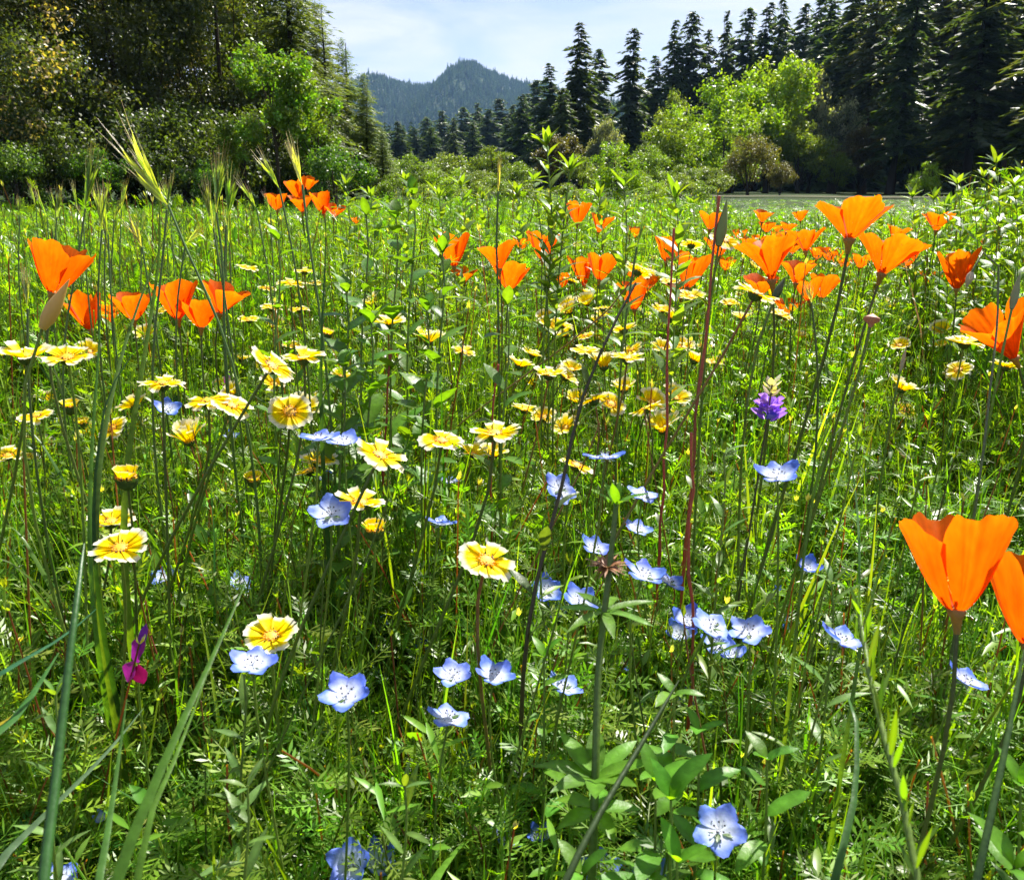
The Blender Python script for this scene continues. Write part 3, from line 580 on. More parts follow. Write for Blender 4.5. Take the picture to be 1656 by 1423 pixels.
def poppy(px, py, w, h, lean, toward, kind, label, lx=0.0, group='orange poppies in bloom', real=0.062, spin=None):
    w *= 1.14 if w < 62 else 1.0; h *= 1.12 if w < 70 else 1.0
    p, d, Wd = place(px, py, w, real); Wd *= 1.08 if w < 130 else 0.98; H = h * d / F / max(0.5, math.cos(R(lean))) * 0.93; rs = random.Random(int(px * 7 + py))
    if kind == 'b': Wd *= 0.85
    toward -= 9 if w > 40 else 4
    sp = (rs.uniform(0, 1.5) if w < 90 else rs.uniform(-.15, .3)) if spin is None else spin; M = orient(lean, toward, sp); n = (M @ Vector((0, 0, 1)))
    Hd = p - n * H * 0.52; G = ground_under(Hd, lx + rs.uniform(-0.05, 0.05), rs.uniform(-0.12, 0.05)); t = thing('poppy', label, 'poppy', G, group)
    res = (31, 15) if w > 90 else (11, 9) if w > 40 else (7, 5)
    for k in range(4):
        b = poppy_petal(Wd, H, kind, k * math.pi / 2 + rs.uniform(-.14, .14), res, rs, 1.0 if k % 2 else 0.95)
        part('petal', b.mesh('poppy_petal', M_POPPY), t, Matrix.Translation(Hd - G) @ M)
    b = B(); q = [(0, 0, -0.012), (0, 0, -0.004), (0, 0, 0.0), (0, 0, 0.0015)]
    b.tube(q, np.array([0.0016, 0.0030, 0.0052, 0.0040]) * Wd / 0.062, (0.34, 0.20, 0.04), sides=9)
    part('receptacle', b.mesh('poppy_receptacle', M_STEM), t, Matrix.Translation(Hd - G) @ M)
    if w > 50:
        b = B()
        for i in range(14):
            a = rs.uniform(0, 6.28); l = H * rs.uniform(0.2, 0.34); s_ = rs.uniform(0.1, 0.45)
            b.tube([(0, 0, 0), (math.cos(a) * s_ * l * 0.7, math.sin(a) * s_ * l * 0.7, l * 0.8), (math.cos(a) * s_ * l, math.sin(a) * s_ * l, l)], [0.0004, 0.0006, 0.0012], (0.9, 0.4, 0.02), sides=4)
        part('stamens', b.mesh('poppy_stamens', M_DISC), t, Matrix.Translation(Hd - G) @ M)
    b = B(); sp_ = stem_pts((0, 0, 0), Hd - G - n * 0.01, n, 10, rs.uniform(-.01, .01))
    k = max(0.8, min(1.15, Wd / 0.062)); cs = np.linspace(0, 1, 10)[:, None]; b.tube(sp_, np.linspace(0.0017, 0.0012, 10) * k, np.array(GST) * (1 - cs) + np.array((0.10, 0.125, 0.04)) * cs, sides=7)
    part('stem', b.mesh('poppy_stem', M_STEM), t)
    (CLEAR.append((p.x, p.y, p.z - H * 0.5, Wd * 0.42)) if w >= 24 else 0); return t

YEL = np.array((0.85, 0.69, 0.001)); YE2 = np.array((0.85, 0.50, 0.001)); WHT = np.array((0.80, 0.78, 0.60))
def ray_petal(L_, wd, r0, elev, curl, b, ang, rs, wt=0.60):
    nv, nu = 7, 7; v = np.linspace(0, 1, nv); u = np.linspace(-1, 1, nu); U, V = np.meshgrid(u, v)
    tooth = 0.10 * np.cos(U * 1.5 * math.pi * 1.0 + math.pi) * 1.0      # three teeth
    tooth = 0.04 * np.cos(U * math.pi * 2.0) - 0.09 * np.abs(U) ** 3
    Ve = V * (1 + tooth * V ** 3); wv = wd * 0.5 * (0.34 + 0.66 * np.clip(V * 1.5, 0, 1) ** 0.8)
    e = R(elev) + R(curl) * V; x = r0 + L_ * Ve * np.cos(e); z = L_ * Ve * np.sin(e) + 0.10 * wd * (U ** 2) - 0.02 * wd * np.cos(U * 9)
    y = U * wv; tw = rs.uniform(-0.2, 0.2); z = z + y * tw
    ca, sa = math.cos(ang), math.sin(ang); P = np.stack([x * ca - y * sa, x * sa + y * ca, z], -1)
    k = np.clip((V - wt - 0.08 * (1 - U ** 2)) / 0.10, 0, 1)[..., None]
    C = (YE2 * (1 - np.clip(V * 2, 0, 1))[..., None] + YEL * np.clip(V * 2, 0, 1)[..., None]) * (1 - k) + WHT * k
    b.grid(P, C)
def disc_b(rd, rs, bud=False):
    b = B()
    for i in range(34):
        f = i / 34; r = rd * 0.92 * math.sqrt(f); a = i * 2.39996; zz = rd * 0.32 * (1 - f) + (0.25 * rd if f > 0.55 else 0.1 * rd) * rs.uniform(0.4, 1)
        x, y = r * math.cos(a), r * math.sin(a); dk = rs.random() < 0.28
        b.tube([(x, y, 0), (x * 1.05, y * 1.05, zz)], [rd * 0.10, rd * 0.12], (0.12, 0.05, 0.01) if dk else np.array((0.85, 0.38, 0.01)) * rs.uniform(0.8, 1.05), sides=5)
    b.tube([(0, 0, -rd * 0.1), (0, 0, rd * 0.12)], [rd * 0.95, rd * 0.85], (0.8, 0.42, 0.01), sides=12)
    return b
def involucre_b(rd, deep=1.0, col=(0.07, 0.12, 0.03)):
    b = B(); zz = np.array([-1.05, -0.95, -0.7, -0.35, 0.0]) * rd * deep; rr_ = np.array([0.12, 0.5, 0.85, 1.05, 1.02]) * rd
    b.tube([(0, 0, z) for z in zz], rr_, col, sides=10, cap=False)
    for i in range(9):
        a = i / 9 * 6.283; dx, dy = math.cos(a), math.sin(a)
        b.leaf((dx * rd * 0.95, dy * rd * 0.95, -rd * 0.5), (dx * 0.25, dy * 0.25, 1), (dx, dy, 0), rd * 0.9, rd * 0.45, (0.06, 0.11, 0.03), seg=3, bend=-0.1)
    return b
def tidytip(px, py, w, lean, toward, elev, label, lx=0.25, kind='open', n=None, group='white tipped yellow tidytips', stemcol=None, wt=0.6):
    real = 0.040 if kind == 'open' else 0.022
    p, d, Wd = place(px, py, w, real); rs = random.Random(int(px * 13 + py * 3)); M = orient(lean, toward, rs.uniform(0, 1)); nrm = M @ Vector((0, 0, 1))
    rd = Wd * 0.155 if kind == 'open' else Wd * 0.36; p = p - nrm * (math.sin(R(elev)) * Wd * 0.15 if kind == 'open' else 0)
    Hd = p - nrm * rd; G = ground_under(Hd, lx + rs.uniform(-0.07, 0.07), rs.uniform(-0.1, 0.1)); MM = Matrix.Translation(p - G) @ M
    t = thing('tidytip', label, 'flower', G, group); n = n or rs.choice([11, 12, 13, 14]); bb = None
    Lr = (Wd * 0.5 - rd * 0.8) / max(0.55, math.cos(R(elev)))
    for k in range(n if kind != 'bare' else 0):
        a = k / n * 6.283 + rs.uniform(-.09, .09)
        if w >= 34:
            b = B(); ray_petal(Lr * rs.uniform(0.9, 1.08), Wd * 3.0 / n if kind == 'open' else Wd * 0.28, rd * 0.75, elev + rs.uniform(-9, 9), rs.uniform(-22, 6), b, a, rs, wt); part('petal', b.mesh('ray_petal', M_RAY), t, MM)
        else:
            bb = bb or B(); ray_petal(Lr, Wd * 3.0 / n, rd * 0.75, elev + rs.uniform(-9, 9), -8, bb, a, rs, wt)
    if bb: part('ray_petals', bb.mesh('ray_petals', M_RAY), t, MM)
    part('disc', disc_b(rd, rs).mesh('disc', M_DISC), t, MM); part('involucre', involucre_b(rd, 1.0 if kind == 'open' else 1.3).mesh('involucre', M_STEM), t, MM)
    b = B(); col = np.array(stemcol if stemcol is not None else rs.choice([RST, DST, DST, GST])); cs = np.linspace(0, 1, 9)[:, None]
    b.tube(stem_pts((0, 0, 0), Hd - G, nrm, 9, rs.uniform(-.02, .02)), np.linspace(0.0014, 0.0010, 9) * (1.15 if w > 60 else 1), np.array(GST) * (1 - cs) * 0.9 + col * cs, sides=6); part('stem', b.mesh('tidytip_stem', M_STEM), t)
    (CLEAR.append((p.x, p.y, p.z - Wd * 0.12, Wd * 0.38)) if w >= 28 else 0); return t

BL1 = np.array((0.06, 0.13, 0.66)); BL2 = np.array((0.19, 0.30, 0.80)); BW = np.array((0.70, 0.74, 0.86))
def blue_petal(Rr, th, cup, b, rs, pale=0.0):
    nv, nu = 9, 9; v = np.linspace(0, 1, nv); u = np.linspace(-1, 1, nu); U, V = np.meshgrid(u, v)
    rim = 0.055 * np.abs(np.sin(U * 5 + rs.uniform(0, 6))); Ve = V * (1 - rim * V ** 2)
    r = Ve * Rr * (1 - 0.17 * U ** 2 * V ** 2); hw = R(37) * np.where(V < 0.55, 1.0, np.sqrt(np.clip(1 - ((V - 0.55) / 0.52) ** 2, 0.04, 1))) * 1.08
    A = th + U * hw; z = Rr * cup * (r / Rr) ** 1.7 - Rr * 0.12 * V ** 3 * rs.uniform(-0.5, 1.2) + U * 0.035 * Rr * V + 0.04 * Rr * np.sin(U * 4 + th) * V ** 2
    kk = np.clip((V - 0.30) / 0.45, 0, 1)[..., None]; vein = (0.5 + 0.5 * np.cos(U * 14))[..., None] * kk * 0.5
    o = BL1 * (1 - pale) + BL2 * pale; C = BW * (1 - kk) + (BL2 * (1 - kk ** 2) + o * kk ** 2) * kk; C = C * (1 - vein * 0.35) + BL1 * vein * 0.35
    b.grid(np.stack([r * np.cos(A), r * np.sin(A), z], -1), C)
def blue(px, py, w, lean, toward, cup, label, lx=0.1, group='baby blue flowers low among the leaves', pale=0.4, spin=None, real=0.031):
    w *= 1.18 if w < 66 else 1.0
    q_ = random.Random(int(px * 3 + py)); lean += q_.uniform(-12, 12); toward += q_.uniform(-16, 12) if w < 80 else 0; cup *= q_.uniform(.8, 1.7)
    p, d, Wd = place(px, py, w, real, 0.13); rs = random.Random(int(px * 5 + py * 11)); M = orient(lean, toward, rs.uniform(0, 1.2) if spin is None else spin); nrm = M @ Vector((0, 0, 1))
    Rr = Wd * 0.52; p = p - nrm * Rr * cup * 0.3; Hd = p - nrm * 0.002; G = ground_under(Hd, lx + rs.uniform(-.15, .15), rs.uniform(-.1, .1)); MM = Matrix.Translation(p - G) @ M
    t = thing('blue_flower', label, 'flower', G, group); bb = None
    for k in range(5):
        a = k * 2 * math.pi / 5 + rs.uniform(-.05, .05)
        if w >= 28: b = B(); blue_petal(Rr * rs.uniform(.93, 1.04), a, cup * rs.uniform(.7, 1.3), b, rs, pale); part('petal', b.mesh('blue_petal', M_BLUE), t, MM)
        else: bb = bb or B(); blue_petal(Rr, a, cup, bb, rs, pale)
    if bb: part('petals', bb.mesh('blue_petals', M_BLUE), t, MM)
    b = B()
    for k in range(5):
        a = k * 1.2566 + 0.6; c, s = math.cos(a), math.sin(a); b.tube([(0, 0, 0), (c * Rr * 0.17, s * Rr * 0.17, Rr * 0.26)], [0.0003, 0.0002], (0.8, 0.8, 0.85), sides=4)
        b.tube([(c * Rr * 0.17, s * Rr * 0.17, Rr * 0.26), (c * Rr * 0.22, s * Rr * 0.22, Rr * 0.29)], [Rr * 0.034, Rr * 0.03], (0.02, 0.018, 0.04), sides=5)
        a = k * 1.2566; c, s = math.cos(a), math.sin(a); b.tube([(c * Rr * .34, s * Rr * .34, Rr * cup * .16 + .0006), (c * Rr * .38, s * Rr * .38, Rr * cup * .2 + .0006)], [Rr * .022, Rr * .018], (0.06, 0.06, 0.2), sides=4)
    part('stamens', b.mesh('stamens', M_DISC), t, MM)
    b = B()
    for k in range(5): a = k * 1.2566 + 0.6; c, s = math.cos(a), math.sin(a); b.leaf((c * .001, s * .001, -.001), (c, s, 0.3), (0, 0, 1), Rr * 0.5, Rr * 0.2, (0.07, 0.13, 0.03), seg=3)
    b.tube(stem_pts((0, 0, 0), Hd - G, nrm, 8, rs.uniform(-.02, .02)) - np.array(tuple(p - G)), np.linspace(0.0010, 0.0008, 8), GST, sides=5)
    part('stem', b.mesh('blue_stem', M_STEM), t, Matrix.Translation(p - G)); (CLEAR.append((p.x, p.y, p.z - Wd * .35, Wd * 0.65)) if w >= 16 else 0); return t

# px, py (centre), width, height, lean, toward, kind, label, stem slope
POP = [
(95,434,98,82,16,-4,'c','large poppy at the far left, tilted right, above the row of cups',-.05),
(137,503,50,56,-14,0,'c','leftmost poppy of the row of cups below the large left poppy',.05),
(176,504,44,32,8,6,'w','narrow poppy wedged behind grass blades, second of the left row',0),
(215,495,56,42,0,4,'c','low poppy cup crossed by grass stems, third of the left row',0),
(284,485,66,58,-4,2,'c','upright two lobed poppy, fourth of the left row',.05),
(325,507,58,42,2,0,'c','poppy squeezed under its two neighbours, right part of the left row',.02),
(361,485,72,46,18,6,'w','spreading poppy at the right end of the left row',-.05),
(447,326,32,26,0,6,'c','heart shaped far poppy, leftmost of the group against the dark wood',0),
(480,306,30,30,-10,0,'c','tall poppy behind the whitish grass head in the far left group',0),
(499,297,26,18,10,10,'w','highest poppy of the far left group',0),
(488,330,34,24,0,10,'w','lowest front poppy of the far left group',0),
(520,328,30,34,-8,0,'c','poppy right of the whitish grass head in the far left group',0),
(541,342,30,17,10,18,'w','flat poppy at the right end of the far left group',0),
(733,404,46,50,-2,0,'c','tall rounded poppy standing between two thin dark stalks',0),
(751,446,36,20,0,18,'w','flattened poppy right below the tall rounded one',0),
(935,344,36,32,4,0,'c','poppy at the foot of the tall leafy weed, highest in the middle',0),
(971,361,32,27,12,4,'w','poppy half hidden by leaves right of the highest middle one',0),
(805,415,56,38,-6,2,'w','wide poppy behind the left one of the touching centre pair',0),
(825,446,54,40,6,0,'c','front poppy of the touching centre pair',0),
(843,394,26,18,0,4,'c','small poppy cup peeping above the centre pair',0),
(879,397,44,42,4,0,'c','full poppy cup right of the centre pair, red brown bits at its top',0),
(907,455,30,26,0,0,'c','small triangular poppy cup low in the middle',0),
(941,437,34,46,-10,0,'c','thin upright poppy left of the fan shaped one near the middle',0),
(973,432,44,38,10,0,'c','fan shaped poppy right of the thin upright one',0),
(1028,375,24,16,0,10,'w','tiny poppy behind the tall weeds, left of the red stalks',0),
(1025,476,46,46,-4,0,'c','poppy behind the dark slanting stem with the bristly bud',.0),
(1048,458,34,30,12,6,'w','poppy right behind the poppy on the dark slanting stem',0),
(1078,402,34,40,0,0,'c','poppy crossed by the left red stalk',0),
(1117,437,50,52,8,2,'c','poppy between the two red stalks',0),
(1100,470,36,26,-8,12,'w','low poppy between the red stalks, under the tall one',0),
(1150,358,38,24,8,4,'w','poppy behind the top of the right red stalk',0),
(1163,398,36,30,-4,4,'c','poppy behind the grey green pod right of the red stalk',0),
(1234,350,30,17,4,8,'w','far poppy at the dark shade edge, leftmost there',0),
(1294,349,22,15,-8,0,'c','smallest poppy against the dark shade of the clearing',0),
(1240,367,22,15,0,4,'c','small poppy right under the leftmost one at the shade edge',0),
(1258,370,16,12,0,4,'c','tiny poppy between two small ones under the shade edge',0),
(1273,368,24,15,8,6,'w','small poppy in the middle below the shade edge',0),
(1303,388,46,34,-4,4,'w','mid sized poppy behind the two lobed fan poppy',0),
(1378,356,120,64,4,2,'w','widest poppy at the top right, two broad lobes against the shade',.12),
(1436,412,98,64,14,4,'w','big spreading poppy right under the widest one, leaning right',.1),
(1450,378,30,22,14,6,'w','poppy peeping out right behind the widest one',0),
(1245,420,96,70,-8,0,'f','large fan poppy with a folded dark centre at the right middle',.0),
(1322,409,24,19,0,4,'c','small round poppy just right of the large fan poppy',0),
(1353,417,20,24,-4,0,'c','narrow poppy left of the stem of the widest poppy',0),
(1290,440,50,34,4,8,'w','poppy overlapped by the right side of the large fan poppy',0),
(1308,466,44,38,-8,4,'c','poppy with pale grass tuft before it, below the large fan poppy',0),
(1332,463,40,34,8,4,'c','rounded poppy at the right end below the large fan poppy',0),
(1232,462,50,26,0,14,'w','poppy in shade right under the large fan poppy',0),
(1272,498,40,26,0,14,'w','low poppy behind the tidytips under the large fan poppy',0),
(1410,505,28,12,0,30,'w','small faded poppy behind the pinkish cup without petals',0),
(1516,359,38,26,4,4,'w','lone poppy before the leafy weeds on the right',0),
(1548,434,50,62,-2,0,'c','closed pointed poppy beside the nodding pale bud',.05),
(1620,380,22,15,0,6,'c','small far poppy near the right edge among leaves',0),
(1598,394,24,12,0,14,'w','flat small far poppy left of the one near the right edge',0),
(1512,413,16,12,0,4,'c','speck of a poppy right of the big spreading one',0),
(1505,452,30,22,0,18,'w','dull poppy low in leaves left of the closed one',0),
(1620,540,100,82,-34,8,'w','poppy with pointed petal swept left at the right edge',.0),
(920,575,30,46,-14,0,'b','rolled reddish poppy low in the middle beside a pale tidytip',0),
(952,577,24,22,18,6,'c','bit of a poppy behind the tidytip right of the rolled one',0),
(1642,673,26,18,10,10,'w','small poppy half cut off by the right edge, mid height',0),
(1212,505,28,20,0,0,'c','poppy tucked behind the tilted tidytip under the large fan',0),
(1546,908,186,164,3,-15,'c','the largest poppy, a deep cup standing alone at the lower right',.08),
(1668,962,150,165,8,-14,'c','second large poppy cup cut by the right edge',.12),
(1653,402,20,16,0,4,'c','tiny poppy touching the right edge high up',0),
(655,372,12,10,0,0,'c','tiny orange speck of a poppy among the vetch leaves',0),
(576,358,14,12,0,0,'c','tiny orange poppy tip left of the vetch leaves',0),
]
for (px, py, w_, h_, ln, tw, kd, lb, lx) in POP: poppy(px, py, w_, h_, ln, tw, kd, lb, lx)
rs = random.Random(5)
for i in range(26):
    px = rs.choice([rs.uniform(1010, 1330), rs.uniform(1150, 1320), rs.uniform(1180, 1640)]); py = rs.uniform(368, 440); wv = rs.uniform(12, 20) * (1 + (py - 368) / 90)
    poppy(px, py, wv, wv * 0.7, rs.uniform(-12, 12), rs.uniform(0, 14), rs.choice('cwc'), 'small distant orange poppy among the many in the right half of the meadow', 0, group='small distant orange poppies')

TT = [
(42,572,84,6,-2,24,'tidytip on a long dark stem at the far left, just under the tan poppy hood',.3),
(108,576,78,4,12,14,'bright open tidytip right next to the far left one',.1),
(262,619,76,4,-2,10,'flat tidytip seen edge on, alone left of the clustered ones',.12),
(335,647,72,-4,2,10,'left flower of the overlapping tidytip cluster at left centre',.25),
(374,655,72,22,0,8,'right flower of the overlapping tidytip cluster at left centre',.25),
(306,685,38,-12,0,42,'half open orange tidytip under the overlapping cluster',.1),
(339,684,36,6,0,50,'cup shaped tidytip with pale tips under the overlapping cluster',.1),
(469,665,72,12,38,8,'round tidytip turned full face to the viewer at left centre',.2),
(12,735,54,4,6,16,'tidytip cut by the left edge at mid height',.1),
(179,840,72,6,4,22,'upper one of the two tidytips crossed by a dark stem at lower left',.2),
(193,884,90,4,14,14,'large wide open tidytip crossed by two dark stems at lower left',.1),
(440,590,82,34,2,14,'tidytip tilted steeply right, seen from its green underside',.4),
(490,577,72,-4,4,14,'tidytip right of the steeply tilted one, dark bud stem before it',.2),
(628,520,54,2,0,30,'lone cup shaped tidytip on an upright green stem, upper centre left',.0),
(693,547,46,6,0,48,'half closed golden tidytip right of the lone cup shaped one',.0),
(750,567,40,14,8,16,'small tidytip right of the half closed golden one',.1),
(516,744,64,4,0,22,'tidytip cup under the blue flower pair, left centre',.15),
(615,735,90,26,0,12,'wide tidytip slanting down right beside the blue flower pair',.35),
(583,810,84,4,0,14,'tidytip with a dark stem in front, just above the brown topped bud',.25),
(714,712,76,6,6,8,'flat tidytip left of the close trio in the centre',.2),
(765,731,50,14,0,34,'golden cup tidytip in the middle of the centre trio',.2),
(800,699,86,0,0,10,'highest tidytip of the centre trio, flat and wide',.25),
(798,732,46,4,0,44,'closing golden tidytip under the highest of the centre trio',.2),
(710,757,36,4,0,34,'small tidytip below the left part of the centre trio',.3),
(787,906,94,16,16,6,'big clean tidytip in the very centre of the picture, tilted right',.0),
(438,1026,86,6,10,16,'tidytip above the blue flower at lower left, stem down into leaves',.0),
(888,603,56,6,0,24,'cup tidytip under the rolled reddish poppy',.2),
(862,571,38,24,0,30,'small tidytip tilted right above the one under the rolled poppy',.3),
(910,524,38,30,-10,26,'tidytip seen from behind on a leaning stem, above the rolled poppy',.45),
(976,510,26,0,-10,50,'narrow upright tidytip by the dark slanting stem',.1),
(1008,532,44,-10,-20,20,'drooping tidytip showing its brown back by the slanting stem',.1),
(1015,578,58,4,0,12,'pale flat tidytip right of the slanting stem',.1),
(946,566,50,2,0,14,'pale tidytip hiding part of the rolled poppy',.1),
(848,660,42,4,0,28,'small tidytip left of the slanting stem, low',.2),
(878,672,28,0,0,34,'golden small tidytip right next to the low one by the stem',.1),
(960,646,52,-18,-18,16,'tidytip turned away, showing a large brown green underside',.1),
(987,652,36,24,0,10,'small tidytip right under the one turned away',.1),
(932,752,62,16,0,4,'half bare tidytip with few thin petals near the blue flower',.0),
(1032,438,46,28,-20,18,'tidytip at the top of the dark slanting stem, seen from behind',.9),
(1223,474,74,22,0,10,'tidytip tilted right with dark green base, under the fan poppy',.3),
(1172,388,52,10,24,10,'yellow tidytip behind the grey green pod',.0),
(1118,395,40,6,-16,16,'tidytip on a dark base between the two red stalks',.2),
(1200,512,32,0,0,40,'small tidytip left of the poppy tucked behind leaves',.1),
(1262,508,42,16,10,14,'tidytip facing right, next to the low orange poppy',.1),
(1465,663,38,4,30,12,'few petalled tidytip alone in grass at the right',.0),
(1560,553,58,2,0,16,'tidytip left of the poppy swept left at the right edge',.0),
(1540,611,34,4,0,50,'ragged orange tidytip on a thick dark base under the right one',.3),
(400,432,34,12,0,14,'small tidytip left of the far yellow patch',.1),
(492,438,34,0,0,14,'top tidytip of the far yellow patch at upper left',.0),
(470,457,46,4,4,10,'widest tidytip of the far yellow patch',.0),
(432,466,30,10,4,14,'left tidytip in the far yellow patch',.0),
(508,458,28,0,4,14,'right tidytip in the far yellow patch',.0),
(440,497,36,4,4,14,'tidytip left below the far yellow patch',.0),
(484,500,34,0,2,12,'tidytip centred below the far yellow patch',.0),
(402,516,34,0,10,20,'pale tidytip right of the left poppy row',.0),
(495,530,24,0,-8,30,'small golden tidytip behind a green bud',.0),
(472,558,32,8,8,20,'little tidytip behind the tidytip with the dark bud stem',.0),
(60,702,34,0,10,20,'small tidytip low at the far left, left of a pair of buds',.0),
(1082,455,30,0,10,14,'small tidytip left behind the left red stalk',.0),
(1118,478,46,0,12,20,'pale yellow tidytip low between the red stalks',.0),
(1070,500,34,10,10,26,'small tidytip crossed by the left red stalk',.0),
(1180,490,30,0,10,26,'small tidytip right of the right red stalk',.0),
(660,690,22,0,10,26,'small tidytip right of the tall thin red stem',.0),
(1155,585,34,0,10,20,'small pale tidytip behind the right red stalk base',.0),
(1105,560,36,0,10,20,'small pale tidytip between the red stalk bases',.0),
(280,543,28,8,0,10,'thin flat tidytip under the left poppy row',.0),
(1430,510,20,0,0,26,'tiny tidytip right of the pinkish cup',.0),
(315,838,46,34,10,20,'broken tidytip with a few ragged petals at lower left',.3),
]
for r_ in TT: tidytip(*r_[:5], r_[5], r_[6], r_[7], wt=0.67 if r_[2] > 50 else 0.72)
BUD = [
(205,772,46,2,4,70,'closed cup tidytip with orange brown petals on a straight dark stem',.1),
(113,657,30,0,0,64,'pale tight tidytip bud, upper one of a pair at far left',.0),
(132,684,24,0,0,60,'golden tidytip bud, lower one of a pair at far left',.0),
(606,856,42,0,0,75,'brown topped tidytip bud with no open petals at centre left',.2),
(650,797,26,0,0,72,'small yellow bud above and right of the brown topped one',.1),
(528,540,24,16,-8,70,'green tidytip bud on a slanting dark stem, upper left centre',.5),
(935,1075,0,0,0,0,None,0),
(272,1076,26,6,10,60,'yellow bud right of the magenta pea flower',.1),
(45,1042,34,10,10,50,'yellow wilted flower low at the left edge',.3),
(735,995,22,6,0,64,'tiny yellow bud under the big clean central tidytip',.2),
(1310,997,22,-20,10,60,'small yellow bud held among pale narrow leaves, lower right',.1),
(145,1155,34,0,10,66,'yellow green bud at lower left left of the magenta flower',.1),
(410,775,30,0,10,66,'green yellow bud low at left centre',.1),
(255,812,22,0,10,66,'green bud right of the closed cup tidytip',.1),
]
for r_ in BUD:
    if r_[6]: tidytip(*r_[:5], r_[5], r_[6], r_[7], kind='bud', n=9, wt=0.85, group='tidytip buds')
tidytip(0, 1312, 66, 10, 46, 6, 'tidytip facing the viewer, cut in half by the left edge near the bottom', .0)
for i in range(170):
    zone = rs.random()
    if zone < 0.30: px = rs.uniform(0, 620); py = rs.uniform(425, 760); 
    elif zone < 0.75: px = rs.uniform(840, 1300); py = rs.uniform(395, 700)
    else: px = rs.uniform(1380, 1656); py = rs.uniform(430, 640)
    if 1170 < px < 1340 and py > 560: continue
    wv = (13 + (py - 395) * 0.08) * rs.uniform(0.8, 1.6)
    tidytip(px, py, wv, rs.uniform(-30, 35), rs.uniform(-15, 32), rs.uniform(4, 62), 'small yellow tidytip, one of the many specks between the larger flowers', .05, group='small distant tidytips', wt=0.7)

